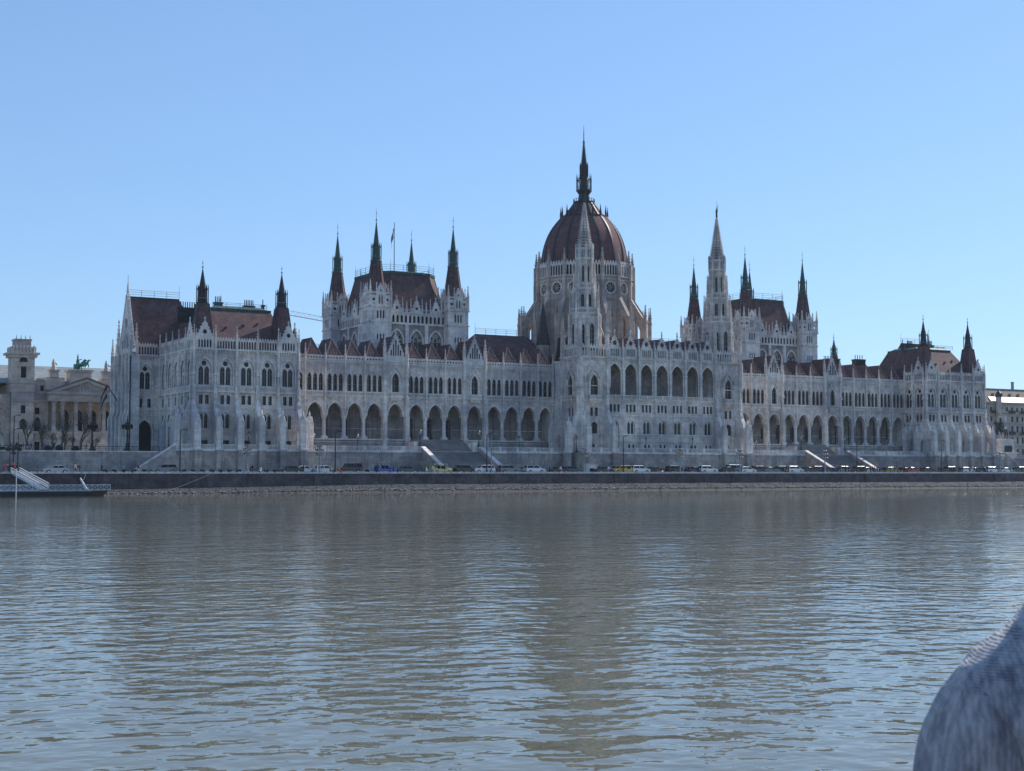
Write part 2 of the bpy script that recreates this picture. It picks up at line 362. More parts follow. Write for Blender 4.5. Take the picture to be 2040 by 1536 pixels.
def pavbay(mb, wl, cx, w, tl=0, tr=0):
    h=[arch(cx,20.35,24.0,1.7,26.35), rect(cx-1.15,15.9,cx-.3,18.0), rect(cx+.3,15.9,cx+1.15,18.0),
       arch(cx,10.3,12.6,1.15,14.1), rect(cx-.45,6.65,cx+1.0,7.6)]
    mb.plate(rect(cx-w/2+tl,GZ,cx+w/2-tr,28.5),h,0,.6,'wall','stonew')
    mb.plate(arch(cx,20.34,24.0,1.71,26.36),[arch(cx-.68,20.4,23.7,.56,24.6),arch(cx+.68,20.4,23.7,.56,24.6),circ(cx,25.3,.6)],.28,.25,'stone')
    mb.plate(arch(cx,10.29,12.6,1.16,14.11),[arch(cx-.55,10.35,12.9,.43,13.7),arch(cx+.55,10.35,12.9,.43,13.7)],.2,.25,'stone')
    mould(mb,cx,20.35,24.0,1.72,26.4,.3); mould(mb,cx,12.2,12.6,1.17,14.15,.2)
    mb.box(cx-1.3,cx+1.3,-.1,.05,18.0,18.16); mb.box(cx-1.3,cx+1.3,-.1,.05,15.7,15.88)
    mb.box(cx-w/2,cx+w/2,-.14,.05,18.62,18.85); mb.box(cx-w/2,cx+w/2,-.12,.05,15.2,15.42); mb.box(cx-w/2,cx+w/2,-.14,.05,9.95,10.15)
    mb.box(cx-w/2,cx+w/2,-.1,.05,8.3,8.45); mb.box(cx-w/2,cx+w/2,-.16,.05,GZ,6.2)
    balus(mb,cx-w/2+.55,cx+w/2-.55,18.86,-.42,.3,1.2); mb.box(cx-w/2+.5,cx+w/2-.5,-.6,0,18.64,18.84)
    for k in (-.3,.32,.94): pass
    wl += [('traceried_window',cx,.42,20.35),('rectangular_window',cx-.72,.4,15.92),('rectangular_window',cx+.72,.4,15.92),
           ('twin_window',cx,.34,10.33),('basement_window',cx+.28,.35,6.65)]
def spire_turret(name, cx, cy, z0, r0, z1, r1, zg, ztip, zned, sides=8, gr=None, cop='copper', capk='roof', parent=None):
    t = MB(); t.fr(4,cx,cy,z0,r0*1.414,z1,r1*1.414,PI/4,capk) if sides==4 else t.fr(sides,cx,cy,z0,r0,z1,r1,None,capk)
    o = part(name, t, parent)
    g = MB(); g.k=cop; gr = gr or r1*1.15
    for a in range(sides):      # arris rolls
        an = (PI/4+a*PI/2) if sides==4 else (PI/sides+2*PI*a/sides); q = 1.414 if sides==4 else 1
        g.bar((cx+r0*q*math.cos(an),cy+r0*q*math.sin(an),z0),(cx+r1*q*math.cos(an),cy+r1*q*math.sin(an),z1),.16,'darkmetal')
    g.fr(8,cx,cy,z1,r1*1.2,z1+.35,gr*1.12); g.fr(8,cx,cy,z1+.35,gr*.85,zg,gr*.62)
    hg=zg-z1
    for i in range(8):
        a=PI/8+i*PI/4; x,y=cx+gr*math.cos(a),cy+gr*math.sin(a); b=a+PI/4; x2,y2=cx+gr*math.cos(b),cy+gr*math.sin(b)
        g.box(x-.08,x+.08,y-.08,y+.08,z1+.3,zg+.2); g.fr(4,x,y,zg+.2,.12,zg+1.1,.01)
        g.bar((x,y,z1+1.25),(x2,y2,z1+1.25),.1,'rail'); g.bar((x,y,z1+.75),(x2,y2,z1+.75),.06); g.bar((x,y,zg-.2),(x2,y2,zg-.2),.09)
        g.bar((x,y,zg-.2),(cx+gr*.4*math.cos(a),cy+gr*.4*math.sin(a),zg+.8),.1)
    obj('spire_gallery', g, o)
    s = MB(); s.fr(8,cx,cy,zg,gr*.66,zg+(ztip-zg)*.16,gr*.5,None,cop); s.fr(8,cx,cy,zg+(ztip-zg)*.16,gr*.55,ztip,.06,None,cop)
    for i in range(4):
        a=i*PI/2+PI/4; s.fr(4,cx+gr*.5*math.cos(a),cy+gr*.5*math.sin(a),zg,.18,zg+1.5,.01,None,cop)
    s.bar((cx,cy,ztip-.3),(cx,cy,zned),.09,'iron',.04); s.fr(6,cx,cy,ztip+.1,.2,ztip+.4,.2,None,'iron')
    s.fr(6,cx,cy,ztip+(zned-ztip)*.6,.16,ztip+(zned-ztip)*.6+.2,.12,None,'iron')
    obj('spire', s, o); return o
def mansard(name, r0, z0, r1, z1, k='roof', rim='copper', parent=None):
    m = MB(); m.rect2(r0,z0,r1,z1,k); o = part(name, m, parent)
    g = MB(); g.k=rim; x0,x1,y0,y1=r1
    for (a,b) in (((x0,y0),(x1,y0)),((x1,y0),(x1,y1)),((x1,y1),(x0,y1)),((x0,y1),(x0,y0))): g.bar((*a,z1),(*b,z1),.5)
    g.rect2((x0,x1,y0,y1),z1+.02,(x0+1.5,x1-1.5,y0+1.5,y1-1.5),z1+.9)
    obj('roof_rim', g, o); return o
def railing(pts, h=1.3, parent=None, post=3., spk=0):
    g = MB(); g.k='rail'
    for a,b in zip(pts,pts[1:]):
        a=Vector(a); b=Vector(b); n=max(1,int((b-a).length/post))
        for q in (.5,.95,1.35): g.bar(a+Vector((0,0,h*q)),b+Vector((0,0,h*q)),.07)
        for i in range(n+1):
            p=a+(b-a)*i/n; g.bar(p,p+Vector((0,0,h*1.4)),.08)
        if spk: g.bar(a,a+Vector((0,0,spk)),.07,'iron',.03)
    if spk: g.bar(pts[-1],Vector(pts[-1])+Vector((0,0,spk)),.07,'iron',.03)
    return part('roof_railing', g, parent)
def chimney(x0,x1,y0,y1,z0,z1,npot,parent=None):
    c = MB(); c.box(x0,x1,y0,y1,z0,z1,'darkmetal'); c.box(x0-.15,x1+.15,y0-.15,y1+.15,z1-.35,z1-.05,'darkmetal')
    for i in range(npot):
        x=x0+(x1-x0)*(i+.5)/npot; c.fr(6,x,(y0+y1)/2,z1,.13,z1+1.4,.11,None,'iron')
    return part('chimney', c, parent)

# ---- end pavilions
def pavilion(s):
    xa,xb=(-128,-102.56) if s<0 else (102.56,128); w=(xb-xa)/5
    mb=MB(front(0)); wl=[]
    for i in range(5): pavbay(mb,wl,xa+w*(i+.5),w)
    cornice(mb,xa-.3,xb+.3,28.6)
    o=part('pavilion_wall',mb); addwins(o,front(0),wl)
    g=MB(front(0)); g.k='stone'
    for i in range(1,4): gallery(g,xa+w*i+.3,xa+w*(i+1)-.3,28.66,2.2,7)
    for i in (0,4): gable(g,xa+w*(i+.5),2.25,28.66,34.9,hole=(32.5,.55),nl=5)
    part('gallery',g)
    for i in range(6):
        buttress(front(0),xa+w*i)
        for dx in ((-.55,) if i in (1,5) else (.55,) if i in (0,4) else ()): mpin((xa+w*i+dx,-.2),PAR,28.6,.8,.7)
    # outer flank, five bays
    xo=xa if s<0 else xb; fr=flankL(xo) if s<0 else flankR(xo)
    fb=MB(fr); wl=[]; fw=25.5/5
    sg=-1 if s<0 else 1
    for i in range(5): pavbay(fb,wl,sg*(fw*(i+.5)),fw,.62 if (i==0 and sg>0) else 0,.62 if (i==0 and sg<0) else 0)
    cornice(fb,min(0,sg*25.5),max(0,sg*25.5),28.6)
    o=part('pavilion_wall',fb); addwins(o,fr,wl)
    g=MB(fr); g.k='stone'
    for i in range(1,5):
        a=sg*fw*i; b=sg*fw*(i+1); gallery(g,min(a,b)+.3,max(a,b)-.3,28.66,2.2,6)
    gable(g,sg*fw*.5,2.25,28.66,34.9,hole=(32.5,.55),nl=5)
    part('gallery',g)
    for i in range(0,6):
        if i<1: buttress(fr,sg*.5, top=28.0)
        else: o=part('buttress',BUTS,None,fr@T(sg*fw*i,0,0)); obj('pinnacle',PIN,o,T(0,-.35,28))
    # inner flank towards the wing (9 m deep): gabled bay and a narrow bay
    xi=xb if s<0 else xa; fr=flankR(xi) if s<0 else flankL(xi); sg=1 if s<0 else -1
    fb=MB(fr); wl=[]
    pavbay(fb,wl,sg*2.7,5.0,.5 if sg>0 else 0,.5 if sg<0 else 0); pavbay(fb,wl,sg*7.1,3.8)
    cornice(fb,min(0,sg*9),max(0,sg*9),28.6); fb.box(min(sg*5.1,sg*5.4),max(sg*5.1,sg*5.4),.05,.5,GZ,28.5)
    o=part('pavilion_wall',fb); addwins(o,fr,wl)
    g=MB(fr); g.k='stone'; gable(g,sg*2.7,2.2,28.66,34.9,hole=(32.5,.55),nl=5); a=sg*5.4; b=sg*8.9; gallery(g,min(a,b),max(a,b),28.66,2.2,5)
    part('gallery',g)
    for x in (.6,5.2): buttress(fr,sg*x,top=28.0)
    mpin((xi,8.6),PAR,28.,1.,1.)
    # roofs
    X0,X1=xa,xb
    rf=mansard('pavilion_roof',(X0+.9,X1-.9,.9,36),29.0,(X0+6.5,X1-4.3,7.6,31),38.8) if s<0 else mansard('pavilion_roof',(X0+.9,X1-.9,.9,26),29.0,(X0+4.3,X1-6.5,7.6,20),38.8)
    d=MB(); 
    for x,y,z in ((9,4.0,34.1),(13.5,4.6,34.9),(17,5.0,35.4)):
        x+=X0; d=MB(); d.box(x-.22,x+.22,y-.1,y+.5,z-.2,z+.22,'roof'); obj('roof_vent',d,rf)
    for cx in ((-125.0,-105.57) if s<0 else (105.57,125.0)):
        spire_turret('roof_turret',cx,3.43,29.5,2.35,39.3,1.25,42.8,47.6,49.5,4,1.35,'darkmetal')
    cz=[(-119,-117.2,12,13.5,39.3,41.0,4),(-111.3,-108.8,13,14.4,39.3,40.7,6),(-106.9,-106.3,13,13.8,38.9,41.0,1),(-127.2,-122.8,15,16,36,39.6,8)]
    for (a,b,c_,d_,e,f,n) in cz:
        if s>0: a,b=-b,-a
        chimney(a,b,c_,d_,e,f,n,rf)
    railing([(X0+7,8,39.2),(X1-5,8,39.2)],.9,rf)
    # courtyard body behind, recess wall and end pavilion with the great gable
    bd=MB(); bd.k='stonew'
    e=135.5
    def bx(x0,x1,*a):
        if s>0: x0,x1=-x1,-x0
        bd.box(x0,x1,*a)
    bx(-127.3,-103.2,14,46,GZ,28.4); bx(-134.9,-127.3,28.6,41,GZ,29.0); bx(-127.3,-100,30,60,GZ,29)
    part('rear_wing_wall',bd)
    fr=front(25.5); rb=MB(fr); c=s*131.9; hw=3.25
    rb.plate(rect(min(s*128.05,s*135.15),GZ,max(s*128.05,s*135.15),28.5),[arch(c,20.35,24,1.7,26.35),rect(c-1.5,15.9,c-.65,18.),rect(c+.65,15.9,c+1.5,18.),arch(c,GZ+.05,10.2,1.7,12.8)],0,.6,'wall','stonew')
    rb.plate(arch(c,20.34,24.0,1.71,26.36),[arch(c-.68,20.4,23.7,.56,24.6),arch(c+.68,20.4,23.7,.56,24.6),circ(c,25.3,.6)],.28,.25,'stone')
    mould(rb,c,20.35,24,1.72,26.4,.3); mould(rb,c,GZ,10.2,1.75,12.85,.4,0,.3)
    for z in (18.6,15.2,13.9): rb.box(c-hw,c+hw,-.14,.05,z,z+.2)
    rb.box(c-2.2,c+2.2,2.2,2.3,GZ,13,'black'); rb.box(c-2.3,c-2.2,.6,2.2,GZ,13,'stonew'); rb.box(c+2.2,c+2.3,.6,2.2,GZ,13,'stonew')  # black panel paints the shade inside the arched doorway
    cornice(rb,c-hw,c+hw,28.6)
    o=part('recess_wall',rb); addwins(o,fr,[('traceried_window',c,.42,20.35),('rectangular_window',c-1.08,.4,15.92),('rectangular_window',c+1.08,.4,15.92)])
    g=MB(fr); g.k='stone'; gallery(g,c-hw+.8,c+hw-.3,28.66,2.3,8); part('gallery',g)
    # great gable wall
    xo=s*e; fr=flankL(xo) if s<0 else flankR(xo); sg=-1 if s<0 else 1
    gb=MB(fr); gb.k='stone'; hs=[]; wl=[]
    for j,yy in enumerate((26.6,29.7,32.8,37.0,40.0)):
        hs+=[arch(sg*yy,20.3,24.2,.75,25.6),arch(sg*yy,9,12.5,.85,13.8),rect(sg*yy-.4,16,sg*yy+.4,18)]
        wl+=[('lancet_window',sg*yy,.4,20.6),('rectangular_window',sg*yy,.4,15.95)]
    lo,hi=min(sg*24.2,sg*42),max(sg*24.2,sg*42)
    gb.plate(rect(lo,GZ,hi,29.2),hs,0,.6,'wall','stonew')
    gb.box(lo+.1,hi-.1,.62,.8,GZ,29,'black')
    for z in (14.6,18.7,26.8,29.0): gb.box(lo,hi,-.2,.05,z,z+.25)
    c=sg*29.9
    gb.plate([(c-6,29.2),(c+6,29.2),(c,43.0)],[circ(c,36.6,1.2,12)]+[arch(c+k*1.5,30.4,33.-abs(k)*.5,.5,34.2-abs(k)*.8,4) for k in (-2,-1,0,1,2)],0,.8,'stone')
    gb.plate([(c-5.6,29.4),(c+5.6,29.4),(c,42.2)],(),.82,.1,'stonew')
    for q in (-1,1):
        gb.bar((c+q*6.3,.3,29.),(c,.3,43.6),.75,'kerb')
        for i in range(1,15):
            f=i/15; px=c+q*6.3*(1-f)+q*.35; pz=29+14.4*f+.35; gb.box(px-.2,px+.2,.0,.5,pz-.15,pz+.45)
    gb.fr(6,c,.3,43.4,.3,44.6,.35); gb.fr(6,c,.3,44.6,.3,46.0,.2); gb.fr(6,c,.3,46.,.18,46.5,.1); gb.bar((c,.3,46.4),(c,.3,48.4),.07,'iron')
    for yy in (25.2,28.2,31.4,34.9,38.5,41.7):
        d=.9+(.35*(yy-24)/6); x=sg*yy
        d=.3+d*.2; gb.box(x-.4,x+.4,-d-.4,.1,GZ,13.5); gb.box(x-.42,x+.42,-d*.7,.1,13.5,22); gb.box(x-.32,x+.32,-.5,.1,22,29.2)
        gb.fin([(-d-.5,13.5),(0,13.5),(0,16)],x-.3,x+.3)
        for zz in (17,19.5,24,26.5): gb.box(x-.3,x+.3,-d*.7-.25,-.2,zz,zz+.3)
    o=part('gable_wall',gb); addwins(o,fr,wl)
    for yy,z2,ww in ((24.6,29.2,1.7),(36.2,30.5,1.5),(41.8,28.5,1.2),(38.5,27,1.1)): mpin((xo-s*0+s*.1,yy),o,z2-1.2,1.5 if yy<37 else 1.1,ww)
    mpin((s*134.2,25.2),o,28.,1.45,1.5)
    cb=MB(); cb.box(*sorted((s*135.62,s*133.6)),24.08,26.0,GZ,28.6,'stone')
    for z in (13,20,24): cb.box(*sorted((s*135.7,s*133.4)),24.0,26.2,z,z+.25,'stone')
    cb.bar((s*135.9,24.05,GZ),(s*135.9,24.05,28.2),.28,'iron')
    obj('corner_pier',cb,o)
    r=MB(); x0,x1=sorted((s*135.0,s*116.)); y0,y1=25.95,35.5; zr=43.1; xr0,xr1=sorted((s*135.0,s*122.4))
    P=[(x0,y0,29),(x1,y0,29),(x1,y1,29),(x0,y1,29),(xr0,29.9,zr),(xr1,29.9,zr)]
    r.add(P,[(0,1,5,4),(1,2,5),(2,3,4,5),(3,0,4),(3,2,1,0)],'roof')
    r.bar(P[4],P[5],.3,'darkmetal'); o=part('gabled_roof',r)
    railing([(xr0,29.9,zr),(xr1,29.9,zr)],1.3,o,3.,3.5)
pavilion(-1); pavilion(1)

# ---- wings
def wing(s):
    fr=front(9); mb=MB(fr); wl=[]
    B=[(26.3,31),(31,36.3),(36.3,41.6),(41.6,47.05),'g',(53.25,58.75),(58.75,64.2),(64.2,69.75),'g',(75.95,81.3),(81.3,86.6),(86.6,91.9),(91.9,97.2),(97.2,102.5)]
    G=[(47.05,53.25),(69.75,75.95)]; gi=iter(G); cols=[]; piers=[]
    bays=[]
    for b in B:
        if b=='g': a=next(gi); bays.append((a[0],a[1],True))
        else: bays.append((b[0],b[1],False))
    par=MB(fr); par.k='stone'; dorm=MB(fr); lz=GZ+3.2
    ledge=MB(fr)
    for (a,b,gbl) in bays:
        if s<0: a,b=-b,-a
        c=(a+b)/2; w=b-a; hw=min(1.95,w/2-.55)
        am=arch(c,14.3,14.8,hw,17.5)
        outer=[(a,14.3),am[0]]+am[2:][::-1]+[am[1],(b,14.3),(b,28.5),(a,28.5)]
        # order: a-left foot, up the arch over to the right foot
        cur=[am[0]]+am[2:][::-1][0:]+[am[1]]
        outer=[(a,14.3),am[0]]+[p for p in am[:1:-1]]+[am[1],(b,14.3),(b,27.88),(a,27.88)]
        hs=[]
        if gbl:
            hs.append(arch(c,20.4,23.4,.95,25.3))
            wl.append(('hooded_window',c,.5,20.45))
        else:
            for k in (-1,0,1):
                hs.append(arch(c+k*1.5,20.4,23.7,.52,24.7)); wl.append(('lancet_window',c+k*1.5,.45,20.42))
                mould(mb,c+k*1.5,23.5,23.75,.53,24.75,.13,0,.1)
                mb.box(c+k*1.5-.06,c+k*1.5+.06,-.1,.03,25.,26.6); mb.box(c+k*1.5-.2,c+k*1.5+.2,-.1,.03,26.1,26.3)
                if k<1: mb.fr(6,c+k*1.5+.75,-.08,20.4,.12,23.6,.12)
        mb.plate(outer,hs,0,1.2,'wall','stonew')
        mb.ring(arc_open(c,14.4,14.8,hw,17.5),arc_open(c,14.4,14.8,hw+.3,17.95),-.14,.16)
        mb.box(a,b,-.16,.05,18.9,19.2); mb.box(a,b,-.12,.05,20.1,20.3)
        cornice(mb,a,b,27.7,.3,.5)
        if gbl:
            mb.box(c-1.8,c+1.8,-1.0,0,19.0,19.3); balus(mb,c-1.7,c+1.7,19.3,-.85,.3,1.1); mb.box(c-1.5,c+1.5,-.6,0,18.3,19.)
            mb.ring(arc_open(c,20.4,23.4,.97,25.35),arc_open(c,20.4,23.4,1.35,25.9),-.25,.27)
            for q in (-1,1): mb.bar((c+q*1.75,-.2,24.6),(c,-.2,27.3),.28)
            par.box(a,b,-.25,0,27.9,29.3)
            gable(par,c,2.35,29.3,35.0,nl=0,crk=True,y=-.2,t=.5)
            for k,hh in ((-1.3,1.5),(-.65,2.9),(0,4.0),(.65,2.9),(1.3,1.5)): par.box(c+k-.17,c+k+.17,-.24,-.1,29.7,29.6+hh,'glass')
            r=MB(fr)
            r.add([(c-2.3,.25,29.2),(c+2.3,.25,29.2),(c,.25,34.8),(c-2.3,9,29.2),(c+2.3,9,29.2),(c,9,34.8)],[(0,1,2),(0,2,5,3),(1,4,5,2),(3,5,4)],'roof')
            part('dormer_roof',r)
        else:
            balus(mb,a+.4,b-.4,19.2,-.3,.3,1.0)
            quatre(par,a+.3,b-.3,27.9,1.15,6); par.box(a,b,.5,.6,27.7,28.85,'black')  # black board behind the quatrefoils stands in for their shade
            r=MB(fr); hb=min(2.0,w/2-.5); zt=33.5
            r.add([(c-hb,.9,29.2),(c+hb,.9,29.2),(c,2.5,zt),(c-hb,9,29.2),(c+hb,9,29.2),(c,9,zt)],[(0,1,2),(0,2,5,3),(1,4,5,2),(3,5,4),(0,3,4,1)],'roof')
            for p,q in (((c-hb,.9,29.2),(c,2.5,zt)),((c+hb,.9,29.2),(c,2.5,zt)),((c,2.5,zt),(c,9,zt))): r.bar(p,q,.1,'copper' if p==(c,2.5,zt) else 'stonew')
            for k in range(5): r.box(c-hb*.8+k*hb*.4-.1,c-hb*.8+k*hb*.4+.1,.8,1.0,29.6,30.0,'stonew')
            part('dormer_roof',r)
        cols+= [a,b]
        # vaulted loggia: shallow ribs and back wall pilasters
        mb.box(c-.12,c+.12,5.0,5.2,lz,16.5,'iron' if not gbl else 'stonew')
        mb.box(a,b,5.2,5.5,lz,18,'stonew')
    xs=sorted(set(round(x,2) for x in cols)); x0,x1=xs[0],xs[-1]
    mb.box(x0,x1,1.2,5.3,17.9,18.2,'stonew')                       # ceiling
    mb.box(x0,x1,-.4,5.6,lz-.35,lz,'stone')                        # floor
    mb.box(x0,x1,0,.5,GZ,lz-.35,'rust'); mb.box(x0,x1,-.18,0,lz-.9,lz-.7,'stone')
    for x in (x0,x1): mb.box(x-.2,x+.2,1.2,5.3,lz,18)
    for k in range(int((x1-x0)/2.6)):
        xx=x0+1.3+k*2.6; mb.box(xx-.12,xx+.12,5.05,5.25,lz,17,'stonew')
    for (d0,d1) in ((10.5,1.5),): mb.box(x0,x1,5.1,5.25,lz+2.6,lz+2.75,'stone')
    o=part('wing_wall',mb)
    # doors and inner windows of the loggia
    inner=[]
    for (a,b,gbl) in bays[5:8]:
        cc=s*(a+b)/2; inner.append(('loggia_window',cc+.9,5.04,lz+.1))
    if s>0:
        for (a,b,gbl) in bays[2:9]:
            cc=(a+b)/2; inner+=[('twin_window',cc+.2,5.04,lz+1.6)]
            if not gbl: inner.append(('basement_window',cc+.2,5.04,lz+6.3))
    addwins(o,fr,wl+inner)
    part('parapet',par)
    cm=MB(fr); cm.k='stone'
    gx=[s*v for g_ in G for v in g_]
    gx=[round(v,2) for v in gx]
    for x in xs:
        big=any(abs(x-v)<.02 for v in gx)
        if big:
            p=MB(fr); p.k='stone'
            p.box(x-.55,x+.55,-.9,.6,GZ,14.4); p.box(x-.7,x+.7,-1.05,.6,lz-.2,lz+.5); p.box(x-.5,x+.5,-.75,.1,14.4,19.2); p.box(x-.62,x+.62,-.9,.1,18.9,19.25)
            p.box(x-.3,x+.3,-.45,.1,19.2,30.2); p.fr(8,x,-.5,24,.38,30.2,.38,0); p.fr(12,x,-.9,lz+.5,.4,14.4,.4,0); p.fr(6,x,-.75,15,.25,16.8,.2); p.fr(4,x,-.7,17.2,.55,18.7,.1)
            p.fr(6,x,-.5,20,.24,22,.2); p.fr(4,x,-.45,22.2,.6,24,.1); p.box(x-.45,x+.45,-.62,.1,27.6,27.85)
            q=part('pier',p); obj('pinnacle',PIN,q,fr@T(x,-.2,29.2)@Matrix.Diagonal((1.3,1.3,1.0,1)))
        else:
            if x in (x0,x1): mb2=0
            p=MB(fr); p.k='stone'
            p.fr(8,x,.6,lz+.9,.5,13.3,.46); p.fr(8,x,.6,13.3,.48,14.3,.85); p.box(x-.75,x+.75,-.1,1.3,lz,lz+.55); p.fr(8,x,.6,lz+.55,.72,lz+.9,.52)
            p.box(x-.17,x+.17,-.25,.05,19.2,29.3); p.fr(8,x,-.3,19.2,.27,29.3,.25,0); p.fr(6,x,-.22,15.2,.14,15.8,.3); p.fr(6,x,-.25,16.0,.26,17.8,.18); p.fr(4,x,-.25,18,.42,19.2,.12); p.box(x-.3,x+.3,-.4,.05,19.0,19.3)
            q=part('arcade_column',p); obj('pinnacle',PINS,q,fr@T(x,-.15,28.6)@Matrix.Diagonal((.95,.95,.95,1)))
    # body and main roof
    bd=MB(); a,b=sorted((s*26.5,s*102.3)); bd.box(a,b,14.6,44,GZ,28.6,'stonew'); bd.box(a,b,10.2,14.6,18.3,28.6,'stonew'); part('rear_wing_wall',bd)
    r=MB(); r.rect2((a,b,10.0,44),28.9,(a,b,17.5,36),31.2,'roof'); rr=part('wing_roof',r)
    railing([(a,17.6,31.3),(b,17.6,31.3)],.9,rr)
    for (c0,c1,yy,zz,n) in ((76,79,24,36.5,5),(84,86.5,24,36.2,4),(89,90,24,36.8,1),(95,99,22,36.8,4),(44,46,24,35,3),(80,82,30,36,3)):
        if s<0:
            c0,c1=-c1,-c0
            continue
        chimney(c0,c1,yy,yy+2,31.1,zz-.5,n,rr)
    # connecting hall towards the dome
    h=MB(); a,b=sorted((s*45.,s*16.)); h.box(a,b,26,42,28,33,'stonew'); part('hall_wall',h)
    x0_,x1_=sorted((s*42.5,s*17)); rx0,rx1=sorted((s*36.7,s*20))
    h=MB(); h.add([(x0_,24,32),(x1_,24,32),(x1_,43,32),(x0_,43,32),(rx0,33.5,39),(rx1,33.5,39)],[(0,1,5,4),(1,2,5),(2,3,4,5),(3,0,4)],'roof'); rr=part('hall_roof',h)
    railing([(rx0,33.5,39),(rx1,33.5,39)],1.2,rr,3,3.2)
    if s>0: return
    t=MB(); t.fr(8,s*21.7,21.5,28.6,1.9,35.5,1.9,None,'stonew'); t.fr(8,s*21.7,21.5,35.5,2.0,47.5,.12,None,'darkmetal'); t.bar((s*21.7,21.5,47.3),(s*21.7,21.5,50),.1,'iron'); part('stair_turret',t)  # cone set to dark metal, with its shadow put into the colour
    t=MB(); t.rect2((*sorted((s*19.5,s*15)),14,19),28.6,(*sorted((s*18.8,s*15.7)),14.7,18.3),37.5,'darkmetal'); part('roof_house',t)
wing(-1); wing(1)

# ---- central block between the river towers
CZ0=GZ
def centre():
    fr=front(-4.5); mb=MB(fr); wl=[]; W=5.11; x0=-17.9
    par=MB(fr); par.k='stone'
    for i in range(7):
        a=x0+W*i; b=a+W; c=a+W/2
        hs=[arch(c,20.6,26.3,1.9,29.0,7), arch(c,10.4,12.7,1.2,14.1)]+[rect(c+k*1.17-.33,16.2,c+k*1.17+.33,18.2) for k in (-1,0,1)]+[rect(c-.85,6.75,c-.25,7.6),rect(c+.45,6.75,c+1.05,7.6)]
        mb.plate(rect(a,CZ0,b,30.4),hs,0,.6,'wall','stonew')
        mb.plate(arch(c,10.39,12.7,1.21,14.11),[arch(c-.55,10.45,12.9,.43,13.7),arch(c+.55,10.45,12.9,.43,13.7)],.2,.25,'stone')
        mould(mb,c,12.0,12.7,1.22,14.15,.25); mb.ring(arc_open(c,25.8,26.3,1.92,29.02,7),arc_open(c,25.8,26.3,2.25,29.5,7),-.15,.17)
        mb.box(c-1.8,c+1.8,-.1,.05,18.25,18.4); mb.box(c-1.8,c+1.8,-.1,.05,16.0,16.16)
        for q in (-1,1): mb.fr(6,c+q*2.0,-.12,20.6,.17,26.0,.17); mb.fr(6,c+q*2.0,-.12,26.0,.18,26.5,.34)
        wl+=[('twin_window',c,.34,10.4)]+[('rectangular_window',c+k*1.17,.4,16.2) for k in (-1,0,1)]+[('basement_window',c-.55,.35,6.7),('basement_window',c+.75,.35,6.7)]
        gable(par,c,1.95,30.7,36.4,hole=(34.5,.68),nl=5,lz=(31.,32.6,33.1),y=-.2,t=.4)
        par.plate([(c-1.95,30.7),(c+1.95,30.7),(c+1.95,33.2),(c-1.95,33.2)],(),.62,.1,'stonew')
        par.ring([(c-1.9,32.3),(c-1.9,33.2)],[(c-2.0,32.3),(c-2.0,33.2)],-.2,.2)
        par.box(c+1.9,c+2.1,-.2,.2,30.7,33.2); par.box(c-2.1,c-1.9,-.2,.2,30.7,33.2)
        par.ring(circ(c,34.5,.72,12)+[circ(c,34.5,.72,12)[0]],circ(c,34.5,.95,12)+[circ(c,34.5,.95,12)[0]],-.3,.1)
        par.fr(6,c,-.0,37.4,.2,38.2,.12)
        r=MB(fr); r.add([(c-2.2,.25,33.2),(c+2.2,.25,33.2),(c,.25,36.2),(c-2.2,14,33.2),(c+2.2,14,33.2),(c,14,36.2)],[(0,1,2),(0,2,5,3),(1,4,5,2),(3,5,4),(0,3,4,1)],'roof')
        part('gable_roof',r)
        # loggia interior
        mb.box(a,b,5.0,5.3,20.4,30,'stonew'); mb.box(c-.1,c+.1,4.85,5.0,20.4,28,'stone')
        mb.bar((a,.9,26.2),(c,3,29.4),.2,'stonew'); mb.bar((b,.9,26.2),(c,3,29.4),.2,'stonew'); mb.bar((a,5,26.2),(c,3,29.4),.2,'stonew'); mb.bar((b,5,26.2),(c,3,29.4),.2,'stonew')
        wl.append(('loggia_window',c+.9,4.83,21.6 if i<5 else 20.9))
    for z,d in ((19.2,.25),(15.2,.14),(10.1,.16),(8.35,.2),(30.3,.4)): mb.box(x0,-x0,-d,.05,z,z+.28)
    mb.box(x0,-x0,-.3,.05,CZ0,6.1,'rust'); balus(mb,x0,-x0,19.5,-.28,.32,1.2)
    for i in range(15): xx=x0+2.55*i; mb.box(max(x0,xx-.2),min(-x0,xx+.2),-.5,-.05,19.5,20.75)
    mb.box(x0,-x0,.6,5.2,20.2,20.4); mb.box(x0,-x0,.6,5.2,29.7,30.0,'stonew')
    for x in (x0,-x0): mb.box(x-.2,x+.2,.6,5,20.4,30)
    cornice(mb,x0,-x0,30.6,.35,.5)
    o=part('central_wall',mb); addwins(o,fr,wl); part('gable_front',par)
    for i in range(8):
        x=x0+W*i; p=MB(fr); p.k='stone'
        p.box(x-.18,x+.18,-.35,.05,20.6,33.8); p.fr(8,x,-.4,20.6,.28,33.8,.26,0); p.fr(6,x,-.45,23.4,.2,25.6,.16); p.fr(4,x,-.4,25.8,.5,27.6,.12); p.fr(6,x,-.45,28,.2,29.6,.15); p.box(x-.34,x+.34,-.6,.05,30.2,30.5)
        q=part('arcade_pilaster',p); obj('pinnacle',PINS,q,fr@T(x,-.2,33.0)@Matrix.Diagonal((1,1,.75,1)))
    b=MB(); b.box(-17.9,17.9,.9,20,GZ,30.3,'stonew'); part('rear_wing_wall',b)
    b=MB(); b.rect2((-17.9,17.9,5,20),31,(-17.9,17.9,9,19),35.6,'roof'); rr=part('central_roof',b)
    railing([(-17,9,35.7),(17,9,35.7)],1.,rr)
centre()

